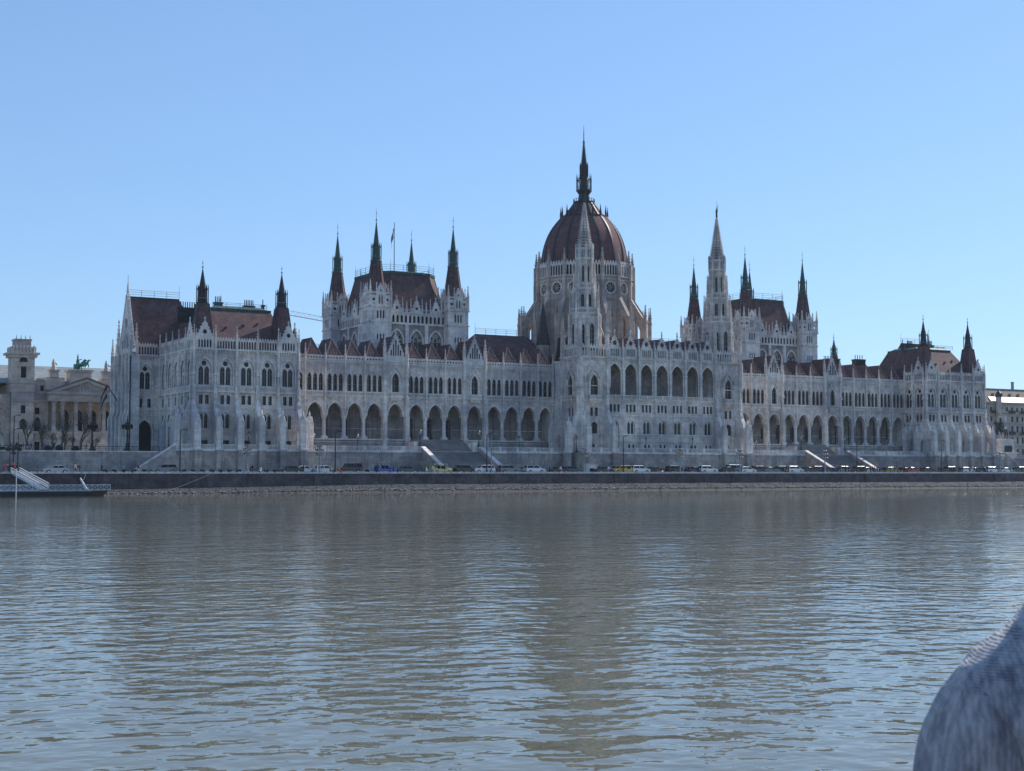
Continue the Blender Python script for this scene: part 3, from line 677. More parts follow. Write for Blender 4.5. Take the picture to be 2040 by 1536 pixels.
def polyfaces(n,cx,cy,ap,rot=0):
    for i in range(n): yield T(cx,cy,0)@RZ(rot+2*PI*i/n)@T(0,-ap,0), i
def river_tower(s):
    cx,cy=s*22.1,-.5; H=4.35
    w=MB(); w.k='wall'; W=[]
    for fr,i in polyfaces(4,cx,cy,H):
        if i==2: continue
        w.M=fr
        hs=[arch(0,20.5,23.6,1.15,25.8),rect(-1.15,15.,-.35,17.2),rect(.35,15.,1.15,17.2),arch(0,10.4,12.4,1.0,13.4),rect(-.6,6.8,.2,7.6)]
        w.plate(rect(-H+(.61 if i%2 else 0),GZ,H-(.61 if i%2 else 0),30.3),hs,0,.6,'wall','stonew')
        w.ring(arc_open(0,20.5,23.6,1.17,25.85),arc_open(0,20.5,23.6,1.65,26.6),-.3,.32)
        for q in (-1,1):
            w.bar((q*2.15,-.35,24.6),(0,-.35,27.4),.34); w.box(q*1.7-.18,q*1.7+.18,-.5,0,20.3,24.6)
            for k in range(1,5): w.box(q*2.15*(1-k/5)+q*.15-.1,q*2.15*(1-k/5)+q*.15+.1,-.45,-.2,24.7+2.8*k/5,25.0+2.8*k/5)
        w.fr(4,0,-.35,27.3,.18,28.6,.05)
        w.box(-2,2,-1.1,0,19.0,19.3); balus(w,-1.9,1.9,19.3,-.95,.32,1.15); w.hull4([(-.9,-.1,17.4),(.9,-.1,17.4),(.9,0,17.4),(-.9,0,17.4)],[(-1.9,-1.0,19),(1.9,-1.0,19),(1.9,0,19),(-1.9,0,19)])
        mould(w,0,12,12.4,1.02,13.45,.22)
        for z,d in ((18.7,.16),(14.4,.14),(10.0,.16),(22.8,.06)): w.box(-H,H,-d,.05,z,z+.24)
        w.box(-H,H,-.14,.05,GZ,6.1,'rust')
        cornice(w,-H,H,30.5,.35,.5)
        gallery(w,-H+.5,H-.5,30.6,2.6,9,-.2,.22)
        W.append((fr,[('hooded_window',0,.4,20.6),('rectangular_window',-.75,.4,15.),('rectangular_window',.75,.4,15.),('twin_window',0,.36,10.3),('basement_window',-.2,.35,6.75)]))
    w.M=Matrix.Identity(4); w.box(cx-H+.7,cx+H-.7,cy-H+.7,cy+H-.7,29.9,30.5); w.box(*sorted((cx-s*3.6,cx+s*3.8)),3.6,9.5,GZ,30.,'stone')
    o=part('river_tower_wall',w)
    for fr,l in W: addwins(o,fr,l)
    ff=[f for f,_ in polyfaces(4,cx,cy,H)]
    for fi,xs in ((0,(-H+.35,H-.35)),(1 if s>0 else 3,(-H+.35,H-.35))):
        for x in xs: buttress(ff[fi],x,False)
    # corner piers + big pinnacles
    for sx in (-1,1):
        for sy in (-1,1):
            x,y=cx+sx*(H-.1),cy+sy*(H-.1)
            p=MB(); p.k='wall'
            p.box(x-.48,x+.48,y-.48,y+.48,18.7,33.5); p.fr(8,x+.2,y-.3,22.85,.6,30.3,.6,0); p.box(x-.7,x+.7,y-.7,y+.7,30.3,30.7); p.box(x-.7,x+.7,y-.7,y+.7,22.6,22.85)
            p.fr(8,x,y,33.5,.62,37.2,.52); p.fr(8,x,y,37.2,.75,37.5,.75); p.fr(8,x,y,37.5,.5,42.5,.05)
            for k in range(5): p.box(x-.42+k*.07,x+.42-k*.07,y-.42+k*.07,y+.42-k*.07,38+k*.8,38.15+k*.8)
            # flying strut to the octagon
            d=Vector((cx-x,cy-y,0)).normalized()
            a_=Vector((x,y,35.2)); b_=Vector((cx,cy,39.2))-d*3.9; mpt=(a_+b_)/2+Vector((0,0,-.7))
            p.bar(a_,mpt,.45); p.bar(mpt,b_,.45)
            part('corner_pinnacle',p,o)
    def stage(ap,z0,z1,hw,wz0,wz1,kind=None,kz=1.,pil=.3):
        m=MB(); m.k='wall'; wd=ap*math.tan(PI/8)
        wins=[]
        for fr,i in polyfaces(8,cx,cy,ap):
            m.M=fr; m.plate(rect(-wd,z0,wd,z1),[arch(0,wz0,wz0+(wz1-wz0)*.82,hw,wz1,5)],0,.4,'wall','stonew')
            mould(m,0,wz0,wz0+(wz1-wz0)*.82,hw+.02,wz1+.03,.2)
            m.box(-wd,wd,-.18,.05,z1-.9,z1-.7); m.box(-wd,wd,-.3,.05,z1-.15,z1+.1)
            m.M=fr@T(wd,0,0)@RZ(PI/8); m.box(-pil*.8,pil*.8,-.3,.3,z0,z1+.1); m.fr(8,0,-.2,z0,pil*1.9,z1+.1,pil*1.8); m.fr(8,0,-.28,z1+.1,pil*1.2,z1+.5,.02)
            wins.append(fr)
        m.M=Matrix.Identity(4); m.fr(8,cx,cy,z1-.3,(ap-.2)/math.cos(PI/8),z1+.02,(ap-.3)/math.cos(PI/8))
        q=part('tower_stage',m)
        g=MB(); g.k='glass'
        for fr in wins:
            obj('tower_window',WIN[kind],q,fr@T(0,.28,wz0)@Matrix.Diagonal((hw/.62 if kind=='tall_window' else hw/.5,1,(wz1-wz0)/(7.9 if kind=='tall_window' else 4.3),1)))
        return q
    def ringgal(ap,z,h,n,pins,pz):
        m=MB(); m.k='stone'; wd=ap*math.tan(PI/8)
        for fr,i in polyfaces(8,cx,cy,ap):
            m.M=fr; gallery(m,-wd,wd,z,h,n,0,.16,False); m.box(-wd,wd,-.12,.5,z-.25,z)
        m.M=Matrix.Identity(4)
        for i in range(8):
            a=PI/8+i*PI/4; r=ap/math.cos(PI/8)
            if pins: pin(m,cx+r*math.cos(a),cy+r*math.sin(a),z-.3,z+h+.6,z+pz,.4)
        part('tower_gallery',m)
    stage(3.5,30.5,41.9,.7,32.2,39.4,'tall_window')
    ringgal(3.6,42.1,1.3,5,True,4.6)
    stage(2.55,42.1,48.6,.42,43.9,47.3,'lancet_window',pil=.24)
    ringgal(2.65,48.8,1.2,4,True,4.8)
    stage(1.8,48.8,56.6,.3,50.6,55.0,'lancet_window',pil=.17)
    ringgal(2.1,56.9,2.7,3,True,4.0)
    for i in range(8):   # outer tall pinnacles around the second and third stage
        a=PI/8+i*PI/4
        m=MB(); m.k='wall'; x,y=cx+3.8*math.cos(a),cy+3.8*math.sin(a); pin(m,x,y,41.6,46.6,49.6,.34); m.bar((x,y,45.4),(cx+2.5*math.cos(a),cy+2.5*math.sin(a),46.8),.2)
        x,y=cx+2.85*math.cos(a),cy+2.85*math.sin(a); pin(m,x,y,48.4,52.6,55.2,.3); m.bar((x,y,51.6),(cx+1.8*math.cos(a),cy+1.8*math.sin(a),52.8),.18)
        part('flying_pinnacle',m)
    for fr,i in polyfaces(8,cx,cy,4.6): pass
    sp=MB(); sp.k='wall'; sp.fr(8,cx,cy,56.6,2.1,59.4,1.95,None,'stonew'); sp.fr(8,cx,cy,59.4,1.3,71.2,.1,None,'stonew')
    for k in range(15):
        z=59.6+k*.78; r=1.75+(.2-1.75)*(z-59.4)/11.8; sp.fr(8,cx,cy,z,r*.98,z+.26,r*.95)
    for i in range(8):
        a=PI/8+i*PI/4; sp.bar((cx+1.75*math.cos(a),cy+1.75*math.sin(a),59.4),(cx+.2*math.cos(a),cy+.2*math.sin(a),71.2),.26)
    for i in range(8):
        a=PI/8+i*PI/4
        for k in range(17):
            f=(k+.5)/17; r=1.75+(.2-1.75)*f+.12; z=59.4+11.8*f; sp.M=T(cx,cy,0)@RZ(a); q=.4*(1-f*.55)
            sp.box(r-.12,r+q,-q*.4,q*.4,z,z+q*.9)
    sp.M=Matrix.Identity(4); sp.fr(8,cx,cy,71.,.38,71.5,.38); sp.fr(8,cx,cy,71.5,.2,71.9,.3)
    q=part('stone_spire',sp)
    st=MB(); st.k='bronze'; st.fr(8,cx,cy,71.9,.3,73.2,.24); st.fr(8,cx,cy,73.2,.36,74.0,.26); st.fr(8,cx,cy,74.0,.13,74.6,.12); st.bar((cx+.3,cy,73.8),(cx+.5,cy,75.4),.1)
    st.bar((cx,cy,74.5),(cx,cy,76.6),.05,'iron'); obj('spire_statue',st,q)
river_tower(-1); river_tower(1)

# ---- dome
def dome():
    cx,cy=0,34.; n=16; ap=13.75; wd=ap*math.tan(PI/n)
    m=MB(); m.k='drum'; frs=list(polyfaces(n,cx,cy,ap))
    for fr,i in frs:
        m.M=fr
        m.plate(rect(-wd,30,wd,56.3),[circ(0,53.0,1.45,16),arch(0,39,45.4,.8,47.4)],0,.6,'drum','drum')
        m.ring(circ(0,53,1.5,16)+[circ(0,53,1.5,16)[0]],circ(0,53,1.95,16)+[circ(0,53,1.95,16)[0]],-.2,.25,'stone')
        for k in range(8):
            a=k*PI/4; m.bar((0,.05,53),(1.45*math.cos(a),.05,53+1.45*math.sin(a)),.16)
        mould(m,0,39,45.4,.82,47.45,.3)
        for z,d in ((49.6,.2),(55.2,.35),(56.1,.5),(38,.2)): m.box(-wd,wd,-d,.05,z,z+.25)
        for k in range(8): xx=-wd+wd*2*(k+.5)/8; m.box(xx-.12,xx+.12,-.35,.0,54.5,55.2)
        gallery(m,-wd+.45,wd-.45,56.4,3.6,5,-.25,.25)
        m.box(-wd*.93,wd*.93,.7,.8,56.3,60,'black')  # black sheet paints the shaded depth behind the gallery arches
    m.M=Matrix.Identity(4); m.fr(16,cx,cy,59.4,13.6,59.9,13.6)
    o=part('dome_drum',m)
    for fr,i in frs: obj('rose_window',WIN['rose_window'],o,fr@T(0,.35,53)); obj('tall_window',WIN['tall_window'],o,fr@T(0,.35,39.05)@Matrix.Diagonal((1.25,1,1.05,1)))
    for i in range(n):
        a=PI/n+2*PI*i/n; rr=ap/math.cos(PI/n); fr=T(cx,cy,0)@RZ(a+PI/2)   # local -y radial outwards
        p=MB(fr); p.k='drum'
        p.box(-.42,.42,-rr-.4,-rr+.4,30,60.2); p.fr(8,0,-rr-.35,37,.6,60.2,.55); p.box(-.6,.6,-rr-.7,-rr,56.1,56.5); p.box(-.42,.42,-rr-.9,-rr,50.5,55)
        q=part('drum_pilaster',p); obj('pinnacle',PIND,q,fr@T(0,-rr-.05,58.6)@Matrix.Diagonal((1.7,1.7,1.0,1)))
        b=MB(fr); b.k='drum'
        b.fin([(-rr-.4,28.5),(-rr-.4,50.6),(-19.0,43.3),(-19.0,28.5)],-.45,.45,
              [[(-18.0,30),(-15.3,30),(-15.3,35.2),(-16.65,36.9),(-18.0,35.2)],[(-17.9,38.6),(-15.6,38.6),(-15.6,43.8),(-16.6,45),(-17.9,42.3)]])
        b.hull4([(-.6,-19.1,43.1),(.6,-19.1,43.1),(.6,-rr-.3,50.5),(-.6,-rr-.3,50.5)],[(-.6,-19.1,43.5),(.6,-19.1,43.5),(.6,-rr-.3,50.95),(-.6,-rr-.3,50.95)])
        b.box(-.45,.45,-19,-rr,37.2,37.5); b.box(-.7,.7,-19.6,-18.3,28.5,43.4); b.box(-.85,.85,-19.75,-18.2,37.2,37.5); b.box(-.85,.85,-19.75,-18.2,43.2,43.6)
        q=part('flying_buttress',b)
        for xx in (-.4,.4): obj('pinnacle',PIND,q,fr@T(xx,-19.1+xx*.5,42.8)@Matrix.Diagonal((1.15,1.15,.95,1)))
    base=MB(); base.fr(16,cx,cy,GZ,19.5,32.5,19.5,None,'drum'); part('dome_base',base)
    # shell
    pr0=[(12.7,57.5),(12.55,59.9),(12.5,62.5),(12.15,65),(11.5,67.5),(10.5,70),(9.2,72.2),(7.6,74.2),(6.9,74.9),(5.9,75.8)]; prof=[]
    for i in range(1,len(pr0)-2):
        for k in range(4):
            t=k/4; P=[]
            for j in (0,1):
                a,b,c,d=(pr0[i-1][j],pr0[i][j],pr0[i+1][j],pr0[i+2][j]); P.append(.5*(2*b+(c-a)*t+(2*a-5*b+4*c-d)*t*t+(3*b-a-3*c+d)*t**3))
            prof.append(tuple(P))
    prof.append((6.9,74.9))
    sh=MB(); rot=PI/16
    for (r0,z0),(r1,z1) in zip(prof,prof[1:]): sh.fr(16,cx,cy,z0,r0,z1,r1,rot,'dome',cap=False)
    sh.fr(16,cx,cy,74.9,6.3,79.3,3.0,rot,'dome',cap=False)
    o=part('dome_shell',sh)
    for i in range(16):
        a=rot+2*PI*i/16; r=MB(); r.k='darkmetal'; f=T(cx,cy,0)@RZ(a); r.M=f
        for (r0,z0),(r1,z1) in zip(prof,prof[1:]): r.hull4([(r0-.3,-.3,z0),(r0+.14,-.3,z0),(r0+.14,.3,z0),(r0-.3,.3,z0)],[(r1-.3,-.3,z1),(r1+.14,-.3,z1),(r1+.14,.3,z1),(r1-.3,.3,z1)])
        r.hull4([(6.1,-.22,74.9),(6.5,-.22,74.9),(6.5,.22,74.9),(6.1,.22,74.9)],[(2.9,-.22,79.3),(3.2,-.22,79.3),(3.2,.22,79.3),(2.9,.22,79.3)])
        r.box(6.7,7.15,-.2,.2,74.6,76.2); r.fr(4,6.9,0,76.2,.28,78.4,.02)
        obj('dome_rib',r,o)
    c=MB(); c.k='darkmetal'; c.fr(16,cx,cy,74.5,7.15,75.2,7.15,rot); c.fr(16,cx,cy,79.2,3.2,79.7,3.3,rot)
    for i in range(16):
        a=rot+2*PI*i/16; b=a+PI/8
        c.bar((cx+3.1*math.cos(a),cy+3.1*math.sin(a),80.5),(cx+3.1*math.cos(b),cy+3.1*math.sin(b),80.5),.1); c.bar((cx+3.1*math.cos(a),cy+3.1*math.sin(a),79.6),(cx+3.1*math.cos(a),cy+3.1*math.sin(a),80.6),.12)
    obj('dome_collar',c,o)
    l=MB(); l.k='darkmetal'
    l.fr(8,cx,cy,79.5,1.9,82,1.55); l.fr(8,cx,cy,82,1.6,82.9,2.3); l.fr(8,cx,cy,82.9,2.35,83.3,2.35); l.fr(8,cx,cy,83.3,1.15,89.0,.95)
    for i in range(8):
        a=PI/8+i*PI/4; x,y=cx+2.15*math.cos(a),cy+2.15*math.sin(a); b=a+PI/4; x2,y2=cx+2.15*math.cos(b),cy+2.15*math.sin(b)
        l.box(x-.11,x+.11,y-.11,y+.11,83.2,86.2); l.fr(4,x,y,86.2,.2,88.2,.02); l.bar((x,y,84.1),(x2,y2,84.1),.1); l.bar((x,y,86),(cx+1*math.cos(a),cy+1*math.sin(a),87.4),.16)
        l.bar((x,y,86),(x2,y2,86),.12)
        x,y=cx+1.15*math.cos(a),cy+1.15*math.sin(a); l.box(x-.12,x+.12,y-.12,y+.12,87,90.3); l.fr(4,x,y,90.3,.17,91.6,.02)
    l.fr(8,cx,cy,89,1.15,89.4,1.15); l.fr(8,cx,cy,89.4,.95,97.4,.12)
    for i in range(8):
        a=PI/8+i*PI/4; l.M=T(cx,cy,0)@RZ(a)
        for k in range(14):
            f=(k+.5)/14; r=.95+(.12-.95)*f; z=89.4+8*f; l.box(r-.05,r+.2,-.07,.07,z,z+.18)
    l.M=Matrix.Identity(4); q=part('dome_lantern',l)
    f=MB(); f.fr(8,cx,cy,97.4,.22,97.7,.42,None,'iron'); f.fr(8,cx,cy,97.7,.42,98.1,.15,None,'iron'); f.bar((cx,cy,98),(cx,cy,102.6),.2,'iron',.06); f.fr(6,cx,cy,100,.2,100.3,.15,None,'iron')
    obj('finial',f,q)
dome()

# ---- chamber blocks
def chamber(s):
    cx,cy=s*61.3,34.3; hx,hy=11.4,13.4
    m=MB(); m.k='stone'; W=[]
    for fr,i in polyfaces(4,cx,cy,1):
        a=hy if i%2==0 else hx; half=hx if i%2==0 else hy; m.M=fr@T(0,1-a-.2,0); f2=m.M.copy()
        nb=3; bw=(2*half-5.6)/nb; hs=[]; wl=[]
        for k in range(nb):
            c=(k-1)*bw; hs.append(arch(c,29.6,34.8,1.7,37.4,7)); wl.append(('great_window',c,.45,29.6))
        m.plate(rect(-half,27,half,39.3),hs,0,.7,'stonew','stonew')
        for k in range(nb):
            c=(k-1)*bw; m.ring(arc_open(c,32,34.8,1.75,37.45,7),arc_open(c,32,34.8,2.1,38.0,7),-.2,.25)
            m.plate(arch(c,29.59,34.8,1.71,37.41,7),[arch(c-1.1,29.8,34.,.45,34.9,4),arch(c,29.8,34.6,.5,35.8,4),arch(c+1.1,29.8,34.,.45,34.9,4),circ(c-1.,36.-.3,.34,8),circ(c+1.,35.7,.34,8)],.25,.2,'stonew')
        for k in range(4): c=(k-1.5)*bw; m.box(c-.5,c+.5,-.45,.05,27,39.)
        m.box(-half,half,-.35,.05,39.0,39.35)
        nh=int((2*half-5.8)/1.15); ww=(2*half-5.8)/nh
        m.plate(rect(-half+2.9,39.35,half-2.9,42.0),[arch(-half+2.9+ww*(k+.5),39.6,41.0,ww*.3,41.6,3) for k in range(nh)],-.1,.3,'stone')
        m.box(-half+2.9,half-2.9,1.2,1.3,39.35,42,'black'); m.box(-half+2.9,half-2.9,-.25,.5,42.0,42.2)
        for k in range(nb):
            c=(k-1)*bw; gable(m,c,1.45,42.1,45.7,nl=0,y=-.2,t=.3); m.plate(circ(c,43.4,.42,6),(),-.23,.05,'glass')
            for q in (-1,1): pin(m,c+q*1.65,-.1,42.,43.6,46.0,.32)
        for k in range(4):
            c=(k-1.5)*bw; pin(m,c,-.1,42,43.2,45.2,.4)
            gallery(m,c-.9,c+.9,42.2,.9,3,-.1,.15,False)
        W.append((f2,wl))
    m.M=Matrix.Identity(4); o=part('chamber_wall',m)
    for f2,wl in W: addwins(o,f2,wl)
    for sx in (-1,1):
        for sy in (-1,1):
            tx,ty=cx+sx*11.34,cy+sy*12.8; H=3.05
            t=MB(); t.k='stone'
            for fr,i in polyfaces(4,tx,ty,H):
                t.M=fr; t.plate(rect(-H+(.41 if i%2 else 0),27,H-(.41 if i%2 else 0),43.2),[arch(k*.85,40.1,41.9,.26,42.3,3) for k in (-1,0,1)]+[arch(k*.85,34.6,35.8,.24,36.2,3) for k in (-1,0,1)],0,.4,'stone')
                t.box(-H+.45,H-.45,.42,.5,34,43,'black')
                for z,d in ((39.1,.2),(43.1,.3),(33.6,.1)): t.box(-H-d,H+d,-d,.05,z,z+.28)
                # crown: central gablet with lancets, side openings, pinnacles
                t.plate([(-1.1,43.4),(1.1,43.4),(1.1,47.0),(0,49.2),(-1.1,47.0)],[arch(-.4,43.9,45.8,.22,46.3,3),arch(.4,43.9,45.8,.22,46.3,3),circ(0,47.4,.3,6)],0,.3,'stone')
                for q in (-1,1):
                    t.plate([(q*1.95-.8,43.4),(q*1.95+.8,43.4),(q*1.95+.8,46.0),(q*1.95-.8,46.0)],[circ(q*1.95,45.0,.42,8),circ(q*1.95,43.9,.2,6)],.02,.25,'stone')
                    pin(t,q*1.2,.05,43.4,47.,49.4,.3); t.bar((q*1.25,.1,47.),(0,.1,49.4),.16)
                    gallery(t,q*1.95-.7,q*1.95+.7,46.0,.7,3,.05,.15,True)
            t.M=Matrix.Identity(4)
            for qx in (-1,1):
                for qy in (-1,1): pin(t,tx+qx*(H-.1),ty+qy*(H-.1),43.2,47.2,50.0,.55)
            t.box(tx-H+.3,tx+H-.3,ty-H+.3,ty+H-.3,43.0,43.4)
            part('corner_turret',t,o)
            spire_turret('turret_roof',tx,ty,43.4,3.05,55.3,1.35,59.2,66.0,69.2,8,1.3)
    # mansard roof with chamfered corners
    def oc(h_x,h_y,c,z): return [(cx+a,cy+b,z) for a,b in ((-h_x+c,-h_y),(h_x-c,-h_y),(h_x,-h_y+c),(h_x,h_y-c),(h_x-c,h_y),(-h_x+c,h_y),(-h_x,h_y-c),(-h_x,-h_y+c))]
    A=oc(11,13,4.,42.2); B=oc(8.6,9.6,2.9,53.2)
    r=MB(); F=[(i,(i+1)%8,8+(i+1)%8,8+i) for i in range(8)]+[tuple(range(8,16))]; r.add(A+B,F,'roof')
    rf=part('chamber_roof',r)
    g=MB(); g.k='copper'
    for i in range(8): g.bar(B[i],B[(i+1)%8],.7); g.bar(A[i],B[i],.2,'darkmetal')
    C_=oc(6.8,7.8,2.2,54.0); g.add([(x,y,z+.3) for x,y,z in B]+C_,[(i,(i+1)%8,8+(i+1)%8,8+i) for i in range(8)]+[tuple(range(8,16))])
    obj('roof_rim',g,rf); railing([(x,y,z+.3) for x,y,z in B+B[:1]],1.4,rf,3.,3.2)
chamber(-1); chamber(1)
# small turret of the rear front seen between roofs, flag and its pole on the chamber roof
for s in (-1,1): spire_turret('turret_roof',s*106.7,45,29,2.3,39.2,1.2,41.5,45.3,47.0,8,1.1)
fp=MB(); fp.bar((-66,24.6,53.4),(-66,24.6,66.6),.17,'iron',.12)
FP=tag(obj('flag_pole',fp),'tall thin flagpole with red white green flag standing on the chamber block roof','flagpole')
def flag(parent,p,w,h,sag):
    f=MB(); n=8
    for si,k in enumerate(('fred','fwhite','fgreen')):
        for i in range(n):
            u0,u1=i/n,(i+1)/n
            def P(u,v): return (p[0]-u*w*.5, p[1]+.25*math.sin(u*9+v*2), p[2]-v*h-sag*u*u*1.6+(.12*math.sin(u*7)))
            v0,v1=si/3,(si+1)/3
            q=[P(u0,v0),P(u1,v0),P(u1,v1),P(u0,v1)]; f.add(q+[(a,b+.04,c) for a,b,c in q],[(0,1,2,3),(7,6,5,4),(0,4,5,1),(2,6,7,3),(1,5,6,2),(0,3,7,4)],k)
    return obj('flag',f,parent)
flag(FP,(-66.1,24.6,64.9),1.6,2.4,2.0)
fp=MB(); fp.bar((-135.6,36.,17.6),(-139.2,33.,21.6),.16,'iron'); FP=tag(obj('flag_pole',fp),'slanted pole with drooping red white green flag on the far left gable wall','flagpole')
flag(FP,(-139.0,33.,21.4),3.2,3.2,2.2)
# ================================================================== TERRACE, STAIRS, QUAY
RW = tag(empty('retaining_wall',(0,0,0)),'long grey block retaining wall with balustrade carrying the terrace below the parliament','retaining wall')
segs=[(-133,-101.3,-3.4),(-101.3,-27.6,-1.0),(-27.6,27.6,-8.2),(27.6,101.3,-1.0),(101.3,133,-3.4)]
w=MB(); w.k='rust'; co=MB(); co.k='stone'; bal=MB(); bal.k='stone'
for x0,x1,y in segs:
    w.box(x0,x1,y,y+1.2,0,GZ-.02)
    co.box(x0-.1,x1+.1,y-.22,y+.9,GZ-.35,GZ+.02)
    co.box(x0,x1,y-.12,y+.3,.0,.5)
    parts=[(x0,x1)]
    if abs(y+1.0)<.1: parts=[(x0,-70.2),(-53.3,x1)] if x0<0 else [(x0,53.3),(70.2,x1)]
    for a,b in parts:
        n=max(1,int((b-a)/5.1)); st=(b-a)/n
        for i in range(n):
            p=a+st*i; balus(bal,p+.4,p+st-.4,GZ+.02,y+.25,.4,1.2, solid=(x0>0 and i%3!=1))
            bal.box(p-.4,p+.4,y-.05,y+.55,GZ+.02,GZ+1.32)
        bal.box(b-.4,b+.4,y-.05,y+.55,GZ+.02,GZ+1.32)
for (x,ya,yb) in ((-101.3,-3.4,-1),(101.3,-3.4,-1),(-27.6,-8.2,-1),(27.6,-8.2,-1)): 
    s=1 if x<0 else -1
    w.box(x-.5,x+.5,ya+1.2,yb+.1,0,GZ-.03); 
obj('wall_face',w,RW); obj('coping',co,RW); obj('balustrade',bal,RW)
for s in (-1,1):
    q=MB(); q.k='rust'
    a,b=sorted((s*133,s*142.5)); lo=(a,b)
    pts=[(s*133,0),(s*133,GZ+.9),(s*142.5,.3),(s*142.5,0)]
    if s<0: pts=pts[::-1]
    q.plate(pts,(),-3.9,1.4); q.bar((s*133,-3.4,GZ+1.1),(s*142.5,-3.4,.45),.5,'stone')
    obj('ramp_wall',q,RW)
    a,b=sorted((s*133,s*172 if s<0 else 330)); q=MB(); q.k='rust'; q.box(a,b,-.4,1,0,4.75); q.box(a,b,-.6,.9,4.7,4.98,'stone')
    g=obj('low_retaining_wall',q); tag(g,'low block retaining wall beneath the bare trees and museum' if s<0 else 'low block retaining wall beneath the equestrian statue','retaining wall')
    if s<0:
        f=MB(); f.k='iron'
        for i in range(26): x=-170+i*1.5; f.box(x-.04,x+.04,.2,.28,4.98,6.0)
        f.box(-170,-132,.2,.28,5.9,6.0); f.box(-170,-132,.2,.28,5.4,5.45); tag(obj('railing',f),'thin dark railing along the top of the left retaining wall','railing')
# stairs
for s in (-1,1):
    e=tag(empty('river_staircase',(s*61.75,-6,0)),'broad stone staircase down to the road, %s' % ('left of the dome' if s<0 else 'right of the twin river towers'),'staircase')
    e_off=T(-s*61.75,6,0)
    m=MB(e_off); n=30; x0,x1=sorted((s*54.2,s*69.3))
    for i in range(n):
        z=5.3*(i+1)/n; yy=-12+i*.37; m.box(x0,x1,yy,-.9,z-5.3/n,z,'stair')
    obj('steps',m,e)
    for x in (s*53.6,s*69.9):
        p=MB(e_off); p.fin([(-12.6,0),(-12.6,1.0),(-1.0,GZ+1.0),(-.8,GZ+1.0),(-.8,0)],x-.5,x+.5,(), 'rust')
        p.hull4([(x-.62,-12.8,1.0),(x+.62,-12.8,1.0),(x+.62,-.9,GZ+1.0),(x-.62,-.9,GZ+1.0)],[(x-.62,-12.8,1.25),(x+.62,-12.8,1.25),(x+.62,-.9,GZ+1.25),(x-.62,-.9,GZ+1.25)],'stone')
        obj('stair_parapet',p,e)
    # upper broad steps up to the loggia
    u=MB(e_off)
    for i in range(12):
        z=GZ+3.2*(i+1)/12; u.box(*sorted((s*53.9,s*69.2)),3.6+i*.42,8.65,z-3.2/12,z-.01 if i==11 else z,'stair')
    obj('upper_steps',u,e)
    for x in (s*53.2,s*70.0):
        p=MB(e_off); p.box(x-.5,x+.5,3.0,8.0,GZ,GZ+2.3,'stone'); p.box(x-.6,x+.6,2.9,8.05,GZ+2.3,GZ+2.5,'stone'); obj('stair_pedestal',p,e)
def struct(name, mb, **k): return tag(obj(name,mb),kind='structure')
g=MB()
for x0,x1,y in segs: g.box(x0,x1,y+.5,10.2 if abs(y+1)<.1 else 3,GZ-.5,GZ-.01,'pave')
struct('terrace_pavement',g)
g=MB(); g.add([(-3000,.4,4.9),(3000,.4,4.9),(3000,5000,4.9),(-3000,5000,4.9)],[(0,1,2,3)],'soil'); g.add([(-3000,.4,-6),(3000,.4,-6),(3000,.4,4.9),(-3000,.4,4.9)],[(0,1,2,3)],'rust'); struct('ground',g)
g=MB(); g.add([(-3000,-20,0),(3000,-20,0),(3000,.3,0),(-3000,.3,0)],[(0,1,2,3)],'asphalt'); struct('road',g)
g=MB(); g.box(-3000,3000,-19.0,-16.6,0,.12,'pave')
for i in range(-60,70): pass
struct('pavement',g)
g=MB(); 
for i in range(130): x=-200+i*5; g.add([(x,-9.0,.004),(x+2.5,-9,.004),(x+2.5,-8.85,.004),(x,-8.85,.004)],[(0,1,2,3)],'kerb')
struct('road_markings',g)
# quay wall
Q=tag(empty('quay_wall',(0,-20,0)),'dark stained masonry quay wall running along the river below the road','quay wall'); qo=T(0,20,0)
m=MB(qo); m.hull4([(-900,-20.6,-5),(1500,-20.6,-5),(1500,-19,-5),(-900,-19,-5)],[(-900,-20.0,-.02),(1500,-20.0,-.02),(1500,-19,-.02),(-900,-19,-.02)],'quay')
for i in range(16):
    x=-240+i*43+7*math.sin(i*5); m.box(x-.25,x+.25,-20.75,-20.1,-3.4,-.1,'quay')
obj('wall_face',m,Q)
m=MB(qo); m.box(-900,1500,-20.25,-19.2,-.05,.2,'kerb')
for i in range(330):
    x=-215+i*1.75; m.box(x,x+1.05,-20.2,-19.4,.2,.38,'kerb')
obj('kerb_stones',m,Q)
